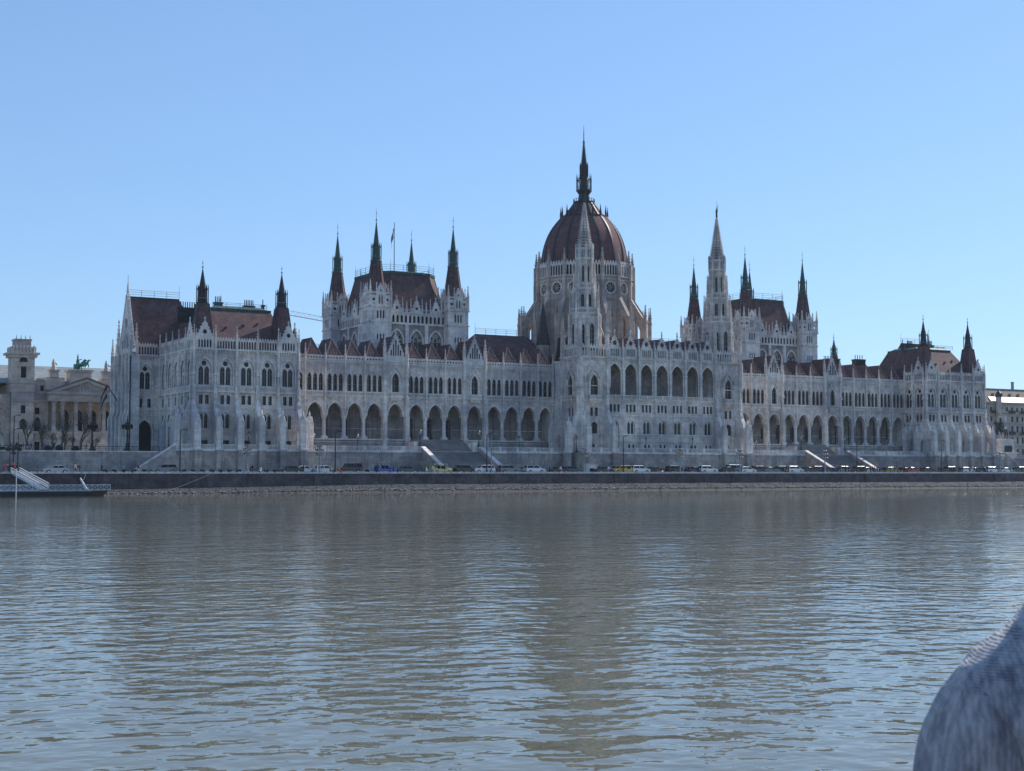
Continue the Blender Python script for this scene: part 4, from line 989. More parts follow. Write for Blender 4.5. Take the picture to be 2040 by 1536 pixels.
# bank
g=MB(); nx=330; P=[]; F=[]
for i in range(nx+1):
    x=-260+i*2.2; top=-3.25+.85*min(1,max(0,(x+150)/60))
    for j in range(9):
        f=j/8; y=-20.5-8*f; z=top+(-5.1-top)*f**1.15+.12*noise.noise(Vector((x*.4,y*.6,0)))
        P.append((x,y,z))
for i in range(nx):
    for j in range(8): a=i*9+j; F.append((a,a+9,a+10,a+1))
g.add(P,F,'silt'); struct('river_bank',g)
g=MB(); 
def rockmesh(r):
    import bmesh
    bm=bmesh.new(); bmesh.ops.create_icosphere(bm,subdivisions=1,radius=1)
    for v in bm.verts: v.co*=r.uniform(.7,1.15)
    vs=[v.co.copy() for v in bm.verts]; fs=[tuple(v.index for v in f.verts) for f in bm.faces]; bm.free(); return vs,fs
RM=[rockmesh(R) for _ in range(6)]
for i in range(9500):
    x=-176+R.random()**.85*500; f=R.gauss(.52,.035) if R.random()<.4 else R.uniform(.02,.58); f=min(f,.6); top=-3.25+.85*min(1,max(0,(x+150)/60))
    y=-20.6-8*f; z=top+(-5.1-top)*(abs(y+20.5)/8)**1.15
    s=R.uniform(.1,.3)*(1.1 if f>.42 else .6); sx=s*R.uniform(.9,1.6); vs,fs=R.choice(RM); rot=Matrix.Rotation(R.random()*6.28,3,'Z')
    g.add([tuple(rot@Vector((v.x*sx,v.y*s,v.z*s*.7))+Vector((x,y,z+s*.25))) for v in vs],fs,'rockp' if (f>.46 and R.random()<.6) or R.random()<.06 else 'rock')
tag(obj('riprap_rubble',g),'loose pale riprap stones at the waterline below the quay wall','riprap',kind='stuff')

# ================================================================== WATER, SKY, LIGHT
def watermat():
    m,nt,b=newmat('river_water')
    p=wpos(nt)
    cn=noisef(nt,p,.012,3)
    L(nt,ramp(nt,cn,.35,(.112,.112,.078),.65,(.138,.136,.096)),b.inputs['Base Color'])
    b.inputs['Roughness'].default_value=.03; b.inputs['IOR'].default_value=1.333; b.inputs['Specular IOR Level'].default_value=.5
    # rotate the wave field into the camera direction-independent wind direction
    mp=N(nt,'ShaderNodeMapping'); mp.inputs['Rotation'].default_value=(0,0,math.radians(28)); mp.inputs['Scale'].default_value=(.95,1.05,1); L(nt,p,mp.inputs['Vector'])
    mp2=N(nt,'ShaderNodeMapping'); mp2.inputs['Rotation'].default_value=(0,0,math.radians(36)); mp2.inputs['Scale'].default_value=(1.0,1.15,1); L(nt,p,mp2.inputs['Vector'])
    mp3=N(nt,'ShaderNodeMapping'); mp3.inputs['Rotation'].default_value=(0,0,math.radians(14)); mp3.inputs['Scale'].default_value=(.75,1.0,1); L(nt,p,mp3.inputs['Vector'])
    n1=noisef(nt,mp.outputs[0],1.2,1.8,.45); n2=noisef(nt,mp2.outputs[0],3.8,1.5,.5); n3=noisef(nt,mp3.outputs[0],.36,2,.5)
    def mul(a,v):
        q=N(nt,'ShaderNodeMath',operation='MULTIPLY'); L(nt,a,q.inputs[0])
        if isinstance(v,float): q.inputs[1].default_value=v
        else: L(nt,v,q.inputs[1])
        return q.outputs[0]
    def add(a,c):
        q=N(nt,'ShaderNodeMath',operation='ADD'); L(nt,a,q.inputs[0]); L(nt,c,q.inputs[1]); return q.outputs[0]
    patch=noisef(nt,wpos(nt,(.011,.03,1)),1.0,3,.6)
    pr_=N(nt,'ShaderNodeMapRange'); L(nt,patch,pr_.inputs[0]); pr_.inputs[1].default_value=.35; pr_.inputs[2].default_value=.65; pr_.inputs[3].default_value=.7; pr_.inputs[4].default_value=1.2
    # sheltered water close to the far bank is calmer
    g=N(nt,'ShaderNodeNewGeometry'); sx=N(nt,'ShaderNodeSeparateXYZ'); L(nt,g.outputs['Position'],sx.inputs[0])
    sh=N(nt,'ShaderNodeMapRange'); L(nt,sx.outputs[1],sh.inputs[0]); sh.inputs[1].default_value=-25; sh.inputs[2].default_value=-190; sh.inputs[3].default_value=CALM; sh.inputs[4].default_value=1.
    h=add(add(mul(n1,A1),mul(n2,A2)),mul(n3,A3))
    h=mul(mul(h,pr_.outputs[0]),sh.outputs[0])
    bp=N(nt,'ShaderNodeBump'); bp.inputs['Strength'].default_value=1; bp.inputs['Distance'].default_value=1.0
    L(nt,h,bp.inputs['Height']); L(nt,bp.outputs[0],b.inputs['Normal'])
    return m
A1,A2,A3,CALM=.066,.005,.10,.24
M['water']=watermat()
g=MB(); g.add([(-3000,-3000,-4.2),(3000,-3000,-4.2),(3000,-21,-4.2),(-3000,-21,-4.2)],[(0,1,2,3)],'water'); struct('water',g)

SUN_AZ,SUN_EL=math.radians(79),math.radians(40)
sd=Vector((math.sin(SUN_AZ)*math.cos(SUN_EL),math.cos(SUN_AZ)*math.cos(SUN_EL),math.sin(SUN_EL)))
ld=bpy.data.lights.new('sun','SUN'); ld.energy=5.0; ld.angle=math.radians(.5); ld.color=(1,.94,.86)
lo=bpy.data.objects.new('sun',ld); COL.objects.link(lo); lo.rotation_euler=sd.to_track_quat('Z','Y').to_euler(); lo.location=(200,100,200)
wd_=bpy.data.worlds.new('World'); S.world=wd_; wd_.use_nodes=True; nt=wd_.node_tree; bg=nt.nodes['Background']
sky=nt.nodes.new('ShaderNodeTexSky'); sky.sky_type='NISHITA'; sky.sun_disc=False; sky.sun_elevation=SUN_EL; sky.sun_rotation=SUN_AZ
sky.altitude=100; sky.air_density=1.0; sky.dust_density=.3; sky.ozone_density=3.
SKYT=(.71,.955,1.26,1); SKYS=.215
gm=nt.nodes.new('ShaderNodeGamma'); gm.inputs[1].default_value=.62; nt.links.new(sky.outputs[0],gm.inputs[0])
ml=nt.nodes.new('ShaderNodeMix'); ml.data_type='RGBA'; ml.blend_type='MULTIPLY'; ml.inputs[0].default_value=1; ml.inputs[7].default_value=SKYT; nt.links.new(gm.outputs[0],ml.inputs[6])
nt.links.new(ml.outputs[2],bg.inputs[0]); bg.inputs[1].default_value=SKYS
S.view_settings.view_transform='Standard'; S.view_settings.look='None'; S.view_settings.exposure=.17; S.view_settings.gamma=1

CAMP=Vector((-230.35,-323.73,.1)); PSI,PIT=.5222,.0600
cd=bpy.data.cameras.new('camera'); co_=bpy.data.objects.new('camera',cd); COL.objects.link(co_)
co_.location=CAMP; co_.rotation_euler=(PI/2+PIT,0,-PSI); cd.sensor_width=36; cd.lens=2900/2040*36; cd.clip_end=20000; cd.clip_start=.05
cd.dof.use_dof=True; cd.dof.focus_distance=380; cd.dof.aperture_fstop=13.
S.camera=co_
FW=Vector((math.sin(PSI)*math.cos(PIT),math.cos(PSI)*math.cos(PIT),math.sin(PIT))); RT=Vector((math.cos(PSI),-math.sin(PSI),0)); UP=RT.cross(FW)
def uY(u,Y,v=900):      # real X coordinate in the plane Y, measured from the photograph column u
    k=FW+RT*((u-1020)/2900)-UP*((v-768)/2900); t=(Y-CAMP.y)/k.y; return (CAMP+k*t).x
# ================================================================== MUSEUM (left)
def museum():
    e=tag(empty('museum_building',(-135,105,4.9)),'beige neoclassical building with columned portico and square tower behind bare trees','museum building')
    off=T(135,-105,-4.9)
    def P(n,mb,par=None): return obj(n,mb,par or e)
    m=MB(off); m.k='museum'
    # main wall with openings
    ws=[]
    def wall(x0,x1,y,z1,ops):
        m.M=off@front(y); m.plate(rect(x0,4.9,x1,z1),[o[0] for o in ops],0,.6,'museum'); m.M=off
        for o in ops: ws.append((o[0],y+.4))
    wall(-147.8,-141.6,104,24,[(rect(-145.2,17,-143.9,19.3),),(arch(-144.5,12.6,14.4,.9,15.5),)])
    wall(-141.6,-137.3,105.5,26.5,[(rect(-141.0,16.9,-139.7,18.8),),(arch(-140.3,12,15,.85,16),),(rect(-140.9,6.5,-139.5,9.0),),(rect(-139.6,23.6,-138.6,25.2),)])
    wall(-137.3,-100,109,26,[(arch(x,12.3,17,1.3,18.6),) for x in (-132,-128,-124,-120,-112,-106)])
    wall(-175,-147.8,106,22.5,[(rect(x,13,x+1.4,16),) for x in (-172,-168,-164,-160,-156,-152)]+[(rect(x,7,x+1.4,10),) for x in (-172,-168,-164,-160,-156,-152)])
    m.box(-147.8,-100,109.7,140,4.9,25.5); m.box(-175,-147.8,106.7,140,4.9,22); m.box(-147.8,-137.4,106.2,109.6,4.9,25.4)
    for z in (12,20,22.8,25.8): m.box(-137.2,-100,108.7,109,z,z+.4)
    for z in (11.6,20.4): m.box(-148,-137.3,103.7,104,z,z+.35)
    # portico base and entablature
    m.box(-138.2,-116.8,101.0,109,4.9,11.6); m.box(-138.5,-116.5,100.8,109,11.3,11.9)
    for x in (-136.2,-132,-128,-124,-120): m.box(x-1,x+1,100.75,100.98,6,6.3); m.box(x-.9,x-.7,100.8,101,6,10.6)
    m.box(-138.2,-116.8,100.9,109,20.6,22.6); m.box(-138.8,-116.2,100.4,109,22.6,23.1)
    w_=P('museum_wall',m)
    for poly,y in ws: gl=MB(off); gl.plate(poly,(),y,.08,'glass'); obj('window',gl,w_)
    pd=MB(off); pd.k='museum'; pd.M=off@front(100.7)
    pd.plate([(-138.6,23.1),(-116.4,23.1),(-127.5,27.1)],[[(-135.2,23.5),(-119.8,23.5),(-127.5,26.3)]],0,1); pd.plate([(-135.3,23.4),(-119.7,23.4),(-127.5,26.4)],(),.7,.2)
    for i in range(15):
        x=-134+i*.93; h=2.4*(1-abs(x+127.5)/8.2); 
        if h>.4: pd.fr(5,x,.5,23.5,.3,23.5+h*.7,.15); pd.fr(5,x,.5,23.5+h*.7,.2,23.5+h,.1)
    for q in (-1,1): pd.bar((-127.5+q*11.6,.3,23.0),(-127.5,.3,27.4),.6,'brownroof')
    P('pediment',pd)
    for x in (-136.4,-134.0,-130.2,-126.2,-122.2,-119.0):
        c=MB(off); c.k='museum'; c.fr(12,x,102.2,12.5,.62,19.4,.52); c.box(x-.8,x+.8,101.4,103,11.9,12.3); c.fr(12,x,102.2,12.3,.75,12.5,.66); c.fr(8,x,102.2,19.4,.55,20.4,.85); c.box(x-.85,x+.85,101.4,103,20.3,20.6)
        P('column',c)
    # tower
    t=MB(off); t.k='museum'; x0,x1=-147.8,-141.6
    t.box(x0-.2,x1+.2,103.8,110.2,23,25.8); t.box(x0,x1,104,110,24,33.0); t.box(x0-.5,x1+.5,103.5,110.5,25.6,26.0); t.box(x0-1.2,x1+1.2,102.8,111.2,33.8,34.4); t.box(x0-.6,x1+.6,103.4,110.6,33.0,33.8)
    t.box(x0-.3,x1+.3,103.7,110.3,34.4,36.0); t.box(x0+.9,x1-.9,104.9,109.1,36,38); t.box(x0+.7,x1-.7,104.7,109.3,37.9,38.3)
    for i in range(7): xx=x0+.2+i*.95; t.fr(5,xx,103.7,34.4,.5,36.4,.2)
    for i in range(4): xx=x0+1.2+i*1.25; t.fr(5,xx,104.9,38.3,.16,39.4,.05)
    c=-144.7
    t.box(c-.7,c+.7,103.9,104.02,27.2,30.2,'glass'); t.box(c-1.15,c-.8,103.5,104,26.6,30.4); t.box(c+.8,c+1.15,103.5,104,26.6,30.4); t.extr([(c-1.6,30.4),(c+1.6,30.4),(c,31.6)],103.4,104.0); t.M=off@front(103.93); t.plate(arch(c,31.7,32.0,1.1,32.9),(),0,.1,'glass'); t.M=off
    P('clock_tower' if 0 else 'tower',t)
    r=MB(off); r.rect2((-175,-100,107,139),25.8,(-168,-106,118,130),31.6,'slate'); r.rect2((-147,-138,105,110),26.5,(-146,-139,106,110),27.3,'slate'); P('roof',r)
    a=MB(off); a.k='museum'; a.box(-131.5,-125.5,104,109,24,29.6); a.box(-132,-125,103.6,109.4,29.4,30.0); a.box(-138.4,-133,104.5,109,24,27.6); a.box(-122.3,-117,104.5,109,24,27.6)
    for x in (-136,-120.9): a.box(x-1.2,x+1.2,104,106.5,27.6,29.6); a.box(x-1.5,x+1.5,103.7,106.8,29.4,29.8)
    P('attic',a)
    for x in (-136,-120.9):
        s=MB(off); s.k='museum'; s.fr(7,x,105.2,29.8,.9,31.2,.5); s.fr(7,x-.1,105.2,31.2,.55,32.4,.35); s.fr(7,x-.1,105.2,32.4,.25,33,.15); s.bar((x+.3,105.2,31.9),(x+.9,105.2,31.2),.3); P('roof_statue',s)
    # chariot group: three horses and a driver, in skinned bodies
    def horse(mb,x,y,z,k,sc=1.,rear=.6):
        B=lambda a,b,w1,w2: mb.bar((x+a[0]*sc,y+a[1]*sc,z+a[2]*sc),(x+b[0]*sc,y+b[1]*sc,z+b[2]*sc),w1*sc,k,w2*sc,7)
        B((-.9,0,1.35),(.1,0,1.5),.75,.62); B((.1,0,1.5),(.8,0,1.75+rear*.3),.62,.7); B((.75,0,1.8+rear*.3),(1.25,0,2.6+rear*.4),.5,.3); B((1.2,0,2.65+rear*.4),(1.75,0,2.35+rear*.4),.3,.17)
        for q in (-.22,.22):
            B((-.95,q,1.25),(-1.15,q,.7),.34,.2); B((-1.15,q,.7),(-1.0,q,0),.17,.13); 
            B((.75,q,1.5+rear*.3),(1.15,q,1.1+rear*.4+q),.28,.18); B((1.15,q,1.1+rear*.4+q),(1.0,q,.45+rear*.3+q),.16,.11)
        B((-1.2,0,1.4),(-1.6,0,.7),.22,.12)
    s=MB(off)
    for dx,dy in ((-.7,-.9),(.0,0),(.7,-.6)): horse(s,-128.2+dx,104.6+dy*1.4,30.0,'verdigris',.95,1.2)
    s.box(-130.4,-128.8,104,105.4,30.2,31.6,'verdigris'); s.fr(7,-129.3,104.8,31.2,.55,33.0,.42,None,'verdigris'); s.fr(7,-129.3,104.8,33.0,.28,33.7,.2,None,'verdigris'); s.bar((-129.2,104.8,32.8),(-128.2,104.6,33.1),.22,'verdigris'); s.fr(7,-129.3,104.8,33.6,.3,34.6,.05,None,'verdigris')
    P('chariot_statue',s); return horse
HORSE=museum()
# ================================================================== RIGHT BUILDING, STATUE
def rightb():
    e=tag(empty('apartment_building',(225,60,4.9)),'beige many windowed building with brown mansard roof at the right edge','building'); off=T(-225,-60,-4.9)
    m=MB(off@front(60)); m.k='plaster'; x0,x1=193.5,262; hs=[]
    for i in range(24):
        c=x0+1.9+i*2.8
        for z,h in ((7,2.2),(11.2,2.4),(15.4,2.4),(19.4,2.0),(23.2,1.7)): hs.append(rect(c-.55,z,c+.55,z+h))
    m.plate(rect(x0,4.9,x1,26.6),hs,0,.5,'plaster'); m.box(x0,x1,.6,30,4.9,26.6)
    for z,d in ((10.3,.3),(14.4,.5),(18.6,.3),(22.3,.7),(26.3,.9)): m.box(x0-.2,x1,-d,0,z,z+.35)
    for c in (203,221,240): m.box(c-3,c+3,-1.2,0,10.6,22.3); m.extr([(c-3.4,22.6),(c+3.4,22.6),(c,24.2)],-1.3,-.2); 
    o=obj('wall',m,e); g=MB(off@front(60))
    for h in hs: g.plate(h,(),.3,.06,'glass')
    for c in (203,221,240):
        for z in (11.2,15.4,19.2):
            for q in (-1.4,1.4): g.box(c+q-.55,c+q+.55,-1.24,-1.18,z,z+2.2)
    obj('window',g,o)
    b=MB(off@front(60)); b.k='iron'
    for c in (199,208,215,226,233,246):
        for z in (14.75,22.65): b.box(c-2,c+2,-1.1,-1.05,z,z+1.0); b.box(c-2,c+2,-1.1,0,z-.15,z)
    obj('balcony',b,e)
    r=MB(off); r.rect2((x0-.3,x1,59.4,90),26.7,(x0+4.5,x1,64,88),31.8,'brownroof'); r.bar((x0-.3,59.4,26.8),(x0+4.5,64,31.9),.6,'slate'); r.bar((x0+4.5,64,31.9),(x1,64,31.9),.5,'slate')
    r.rect2((x0+4,x1,58.9,60.5),26.7,(x0+4.2,x1,61,61.6),28.8,'slate')
    for i in range(12): r.box(201+i*4.6,201.7+i*4.6,61.6,62.4,29.4,30.2,'slate')
    obj('roof',r,e)
    t=MB(off); t.fr(8,200.5,58.4,22,1.1,28.6,1.1,None,'plaster'); t.fr(8,200.5,58.4,28.6,1.4,30.0,1.15,None,'darkmetal'); t.fr(8,200.5,58.4,30,1.15,31,.3,None,'darkmetal'); obj('corner_turret',t,e)
    s=MB(); s.fr(12,278.7,120,4.9,.9,39.6,.62,None,'slate'); s.fr(12,278.7,120,39.6,.75,40,.7,None,'slate'); tag(obj('smokestack',s),'thin pale metal smokestack rising behind the mansard building','chimney')
    # second lower block filling the street behind
    e2=tag(empty('office_building',(178,75,4.9)),'pale flat fronted block half hidden between parliament and the mansard building','building')
    m=MB(T(-178,-75,-4.9)); m.box(160,193.3,75,100,4.9,24,'plaster'); m.box(159.6,193.3,74.6,75,23.4,24.2,'kerb'); o=obj('wall',m,e2)
    g=MB(T(-178,-75,-4.9))
    for i in range(10):
        for z in (7,11,15,19): g.box(162+i*3,163.2+i*3,74.9,75.0,z,z+2.2,'glass')
    obj('window',g,o)
rightb()
def statue():
    e=tag(empty('equestrian_statue',(141,5,4.9)),'dark bronze rider on horse above a pale stone pedestal at the right','statue'); off=T(-141,-5,-4.9)
    p=MB(off); p.k='stone'; p.box(137.2,144.6,2,8,4.9,6.6); p.box(136.7,145.1,1.5,8.5,6.3,6.7); p.box(137.6,144.2,2.4,7.6,6.7,10.6); p.box(137.1,144.7,2,8,10.4,11.0)
    obj('pedestal',p,e)
    r=MB(off); r.k='bronze'
    for i in range(16): r.fr(5,139.7+(i%8)*.42,2.2,6.9+(i//8)*.9,.28,7.9+(i//8)*.9,.16)
    obj('bronze_relief',r,e)
    s=MB(off@T(141,5,11)@RZ(PI)@T(-141,-5,-11)); HORSE(s,140.8,5,11.0,'bronze',1.95,.35)
    s.M=off; X,Y,Z=140.9,5,14.6
    s.bar((X,Y,Z),(X,Y,Z+1.9),.95,'bronze',1.1,8); s.bar((X,Y,Z+1.9),(X,Y,Z+2.2),.4,'bronze',.4,8); s.fr(8,X,Y,Z+2.15,.36,Z+2.85,.3,None,'bronze'); s.fr(8,X,Y,Z+2.8,.55,Z+2.95,.5,None,'bronze'); s.fr(8,X,Y,Z+2.9,.3,Z+3.6,.1,None,'bronze')
    for q in (-.65,.65): s.bar((X,Y+q,Z+.1),(X-.9,Y+q*1.3,Z-1.2),.5,'bronze',.35,7); s.bar((X-.9,Y+q*1.3,Z-1.2),(X-.6,Y+q*1.3,Z-2.3),.34,'bronze',.24,7); s.bar((X,Y+q,Z+1.7),(X-1.0,Y+q,Z+1.0),.3,'bronze',.22,7)
    s.bar((X+.5,Y,Z+1.6),(X+1.5,Y,Z-.6),.9,'bronze',.5,7)
    obj('rider_and_horse',s,e)
statue()
# crane
c=tag(empty('tower_crane',(-24,150,4.9)),'red and white tower crane whose jib shows behind the parliament roofs','crane'); off=T(24,-150,-4.9)
m=MB(off)
for q in (-.9,.9):
    for r_ in (-.9,.9): m.bar((-24+q,150+r_,4.9),(-24+q,150+r_,56),.2,'redsteel')
for i in range(24):
    z=5+i*2.1; m.bar((-24.9,149.1,z),(-23.1,149.1,z+2.1),.12,'redsteel'); m.bar((-24.9,150.9,z+2.1),(-23.1,150.9,z),.12,'redsteel')
obj('mast',m,c); m=MB(off)
def jp(x): return 52.0+(-24-x)*.12
m.bar((-46.5,150,jp(-46.5)),(-10,150,jp(-10)),.2,'redsteel'); m.bar((-46.5,150,jp(-46.5)+1.5),(-20,150,jp(-20)+1.5),.12,'white')
for i in range(13):
    x=-46.5+i*2; m.bar((x,150,jp(x)),(x+1,150,jp(x)+1.5),.08,'white'); m.bar((x+1,150,jp(x)+1.5),(x+2,150,jp(x+2)),.08,'white')
obj('jib',m,c)

# ================================================================== LAMPS AND POLES
def lamp_post(loc,label,h=9.6,k='iron',group='slim lamp posts along the quay road',arm=True):
    e=tag(empty('lamp_post',loc),label,'lamp post',group); p=MB(); p.fr(8,0,0,0,.16,h,.09,None,k); p.fr(8,0,0,0,.28,.9,.2,None,k); obj('pole',p,e)
    if arm: a=MB(); a.bar((0,0,h-.1),(.9,0,h+.15),.1,k); a.box(.6,1.5,-.18,.18,h+.08,h+.26,k); obj('lamp_head',a,e)
    else: a=MB(); a.fr(8,0,0,h,.2,h+.5,.3,None,'lampglass'); a.fr(8,0,0,h+.5,.34,h+.75,.05,None,k); obj('lamp_head',a,e)
for u,v,k,lab in ((359,848,'iron','slim dark lamp post in front of the left ramp wall'),(668,852,'iron','slim dark lamp post left of the first staircase beside the black off-roader'),(970,858,'iron','slim dark lamp post at the right foot of the first staircase'),(979,860,'rail','slim pale lamp post right of the first staircase'),
    (1242,860,'iron','slim dark lamp post below the seven arch loggia'),(1707,870,'iron','slim dark lamp post at the right foot of the second staircase'),(1766,875,'rail','slim pale lamp post right of the second staircase beside the crowd'),(1875,870,'iron','slim dark lamp post before the right end pavilion'),(27,850,'iron','slim dark lamp post left of the low retaining wall')):
    lamp_post((uY(u,-15.5),-15.5,.0),lab,9.4 if u>50 else 9.0,k)
def candelabra(loc,label):
    e=tag(empty('candelabra_lamp',loc),label,'street lamp','many armed pale street lamps on the kerb'); p=MB(); p.fr(8,0,0,0,.2,6.2,.1,None,'rail'); p.fr(8,0,0,0,.35,.8,.22,None,'rail'); obj('pole',p,e)
    
    for z,rr in ((3.9,.75),(4.9,.8),(5.8,.45)):
        a=MB()
        for i in range(6):
            t=i*PI/3+z; x,y=rr*math.cos(t),rr*math.sin(t); a.bar((0,0,z-.1),(x,y,z),.08,'rail')
        obj('lamp_arms',a,e)
    for z,rr in ((3.9,.75),(4.9,.8),(5.8,.45)):
        for i in range(6):
            t=i*PI/3+z; x,y=rr*math.cos(t),rr*math.sin(t); g=MB(); g.fr(8,x,y,z,.16,z+.3,.26,None,'lampglass'); g.fr(8,x,y,z+.3,.3,z+.5,.04,None,'iron'); obj('lamp_globe',g,e)
for u,lab in ((493,'many armed pale street lamp before the left end pavilion'),(637,'many armed pale street lamp at the right edge of the left end pavilion'),(1163,'many armed pale street lamp under the left river tower'),(1355,'many armed pale street lamp before the middle of the seven arch loggia'),(1474,'many armed pale street lamp under the right river tower'),(1643,'many armed pale street lamp at the left foot of the second staircase'),(1992,'many armed pale street lamp below the equestrian statue')):
    candelabra((uY(u,-18.3),-18.3,.12),lab)
def lantern(loc,label,group='dark lanterns on the terrace'):
    e=tag(empty('terrace_lantern',loc),label,'lantern',group); p=MB(); p.fr(8,0,0,0,.45,.3,.38,None,'iron'); p.fr(8,0,0,.3,.2,1.2,.12,None,'iron'); p.fr(8,0,0,1.2,.09,3.1,.06,None,'iron'); obj('pole',p,e)
    g=MB(); g.fr(6,0,0,3.1,.2,3.8,.34,None,'lampglass'); obj('lamp_glass',g,e); c_=MB(); c_.fr(6,0,0,3.8,.4,4.2,.06,None,'iron'); c_.fr(6,0,0,4.15,.07,4.6,.02,None,'iron'); obj('lamp_cap',c_,e)
for u,Y,lab in ((495,-2.4,'dark terrace lantern before the left end pavilion'),(625,.6,'dark terrace lantern beside the right edge of the left end pavilion'),(712,.6,'dark terrace lantern with round glass left of the first staircase'),(837,.6,'dark terrace lantern at the left top corner of the first staircase'),(954,.6,'dark terrace lantern at the right top corner of the first staircase'),(1034,.6,'dark terrace lantern between the first staircase and left river tower'),(1149,-6.6,'dark terrace lantern at the left foot of the left river tower'),
    (1287,-6.9,'dark terrace lantern under the left half of the seven arch loggia'),(1380,-6.9,'dark terrace lantern under the right half of the seven arch loggia'),(1506,.6,'dark terrace lantern right of the right river tower'),(1596,.6,'dark terrace lantern at the left top corner of the second staircase'),(1683,.6,'dark terrace lantern at the right top corner of the second staircase'),(1920,-2.4,'dark terrace lantern before the right end pavilion')):
    lantern((uY(u,Y),Y,GZ+ (1.3 if u in(837,954,1596,1683) else 0)),lab)
def ornate(loc,label):
    e=tag(empty('ornate_lamp',loc),label,'lamp','ornate black lamps by the left entrance'); p=MB(); p.k='black'
    p.fr(8,0,0,0,.8,.6,.7); p.fr(8,0,0,.6,.45,2.0,.3); p.fr(8,0,0,2.0,.2,5.2,.16); p.fr(8,0,0,3.4,.3,3.6,.3); obj('pole',p,e)
    a=MB(); a.k='black'; a.fr(8,0,0,5.2,.55,5.9,.8); a.fr(8,0,0,5.9,.85,6.6,.4); a.fr(8,0,0,6.6,.25,8.0,.03); obj('lamp_crown',a,e)
    for i in range(4):
        t=i*PI/2; g=MB(); g.k='black'; g.bar((0,0,4.9),(1.0*math.cos(t),1.0*math.sin(t),5.3),.12); g.fr(6,1.0*math.cos(t),1.0*math.sin(t),5.1,.2,5.8,.32); g.fr(6,1.0*math.cos(t),1.0*math.sin(t),5.8,.36,6.3,.03); obj('side_lantern',g,e)
ornate((uY(253,4),4,4.9),'ornate black many headed lamp before the arched left entrance'); ornate((uY(183,8),8,4.9),'ornate black many headed lamp before the museum portico')
lamp_post((uY(336,6),6,4.9),'short dark lamp beside the railing left of the end pavilion',5.0,'iron','slim lamp posts along the quay road',False)
lamp_post((uY(27,14),14,4.9),'slim dark lamp post among the bare trees',8.,'iron')
lamp_post((uY(145,14),14,4.9),'thin dark pole between the bare trees before the portico',6.,'iron')
# signs at the left
sg=tag(empty('road_sign',(uY(36,-13),-13,0)),'dark post carrying several small dark road sign panels near the gangway','road sign')
p=MB(); p.fr(6,0,0,0,.13,8.2,.1,None,'iron'); p.fr(6,-1.6,0,0,.1,7.0,.08,None,'iron'); obj('pole',p,sg)
for i,(x,z) in enumerate(((-2.1,4.6),(-1.0,4.6),(0.3,4.6),(-.9,3.9),(.4,5.4))): p=MB(); p.box(x-.4,x+.4,-.2,-.12,z,z+.6,'black'); obj('sign_panel',p,sg)
# bollards
bm_=MB(); bm_.rect2((-.42,.42,-.42,.42),0,(-.38,.38,-.38,.38),.82,'black'); bm_.rect2((-.38,.38,-.38,.38),.82,(-.3,.3,-.3,.3),.9,'black'); BO=bm_.build('kerb_block')
def place(px): return 'left' 
for i,u in enumerate((210,228,247.5,268,288,367,385,404,422.5,440,458,477,531,548,731,900)):
    o=obj('kerb_block',BO,None,T(uY(u,-11.5),-11.5,0)); tag(o,'low dark cube shaped stone block along the roadside at the foot of the wall','kerb block','dark kerb blocks along the road')
# dark portal at the far left, its shade built as a black box
m=MB(); m.box(-215,-171.3,-3,0.3,0,5.6,'black'); m.box(-171.2,-169.0,-.2,.2,4.9,5.7,'hedge'); tag(obj('portal_block',m),'black block as shaded portal at the far left edge beside the low retaining wall','portal')
m=MB(); m.box(uY(1168,-12.4),uY(1190,-12.4),-12.4,-11.4,0,2.2,'stone'); m.box(uY(1175,-12.42),uY(1183,-12.42),-12.43,-12.38,.0,1.3,'glass'); m.box(uY(1167,-12.4),uY(1191,-12.4),-12.6,-11.3,2.2,2.45,'kerb'); tag(obj('stone_kiosk',m),'small stone block house with dark opening under the left river tower','kiosk')

# ================================================================== PONTOON
P_=tag(empty('pontoon',(-168,-47,-4.2)),'black hulled floating pontoon with white lattice railing at the left','pontoon'); off=T(168,47,4.2)
m=MB(off); P0=[(-215,-50.5),(-163,-50.5),(-159.3,-48.5),(-159.3,-44.5),(-163,-43),(-215,-43)]
m.add([(x+(1.5 if x>-165 else 0)*-1,y,-4.7) for x,y in P0]+[(x,y,-3.15) for x,y in P0],[(i,(i+1)%6,6+(i+1)%6,6+i) for i in range(6)]+[tuple(range(6,12)),tuple(range(5,-1,-1))],'black')
m.box(-215,-163,-50.6,-50.5,-3.3,-3.12,'rail'); obj('hull',m,P_)
m=MB(off); m.k='white'
def lat(x0,x1,y):
    for z in (-3.05,-2.1): m.bar((x0,y,z),(x1,y,z),.12)
    n=int((x1-x0)/1.1)
    for i in range(n):
        a=x0+(x1-x0)*i/n; b=x0+(x1-x0)*(i+1)/n; m.bar((a,y,-3.05),(b,y,-2.1),.07); m.bar((b,y,-3.05),(a,y,-2.1),.07); m.bar((a,y,-3.15),(a,y,-2.05),.08)
lat(-215,-172.5,-50.3); lat(-170.6,-159.6,-50.3); lat(-215,-171,-43.2); m.bar((-159.5,-50.3,-2.1),(-159.5,-43.2,-2.1),.12); m.bar((-159.5,-50.3,-3.1),(-159.5,-50.3,-2.0),.12)
obj('lattice_railing',m,P_)
m=MB(off); m.fr(8,-176.6,-51,-4.4,.1,.9,.08,None,'white'); obj('mooring_pole',m,P_)
m=MB(off); m.bar((-163.0,-47,-3.1),(-163.9,-45.5,-.9),.34,'white',.24,8); m.fr(8,-163.0,-47,-3.15,.4,-2.8,.3,None,'rail'); obj('davit',m,P_)
G_=tag(empty('gangway',(-170,-21,0)),'white railed gangway sloping from the quay down to the pontoon','gangway'); off=T(170,21,0)
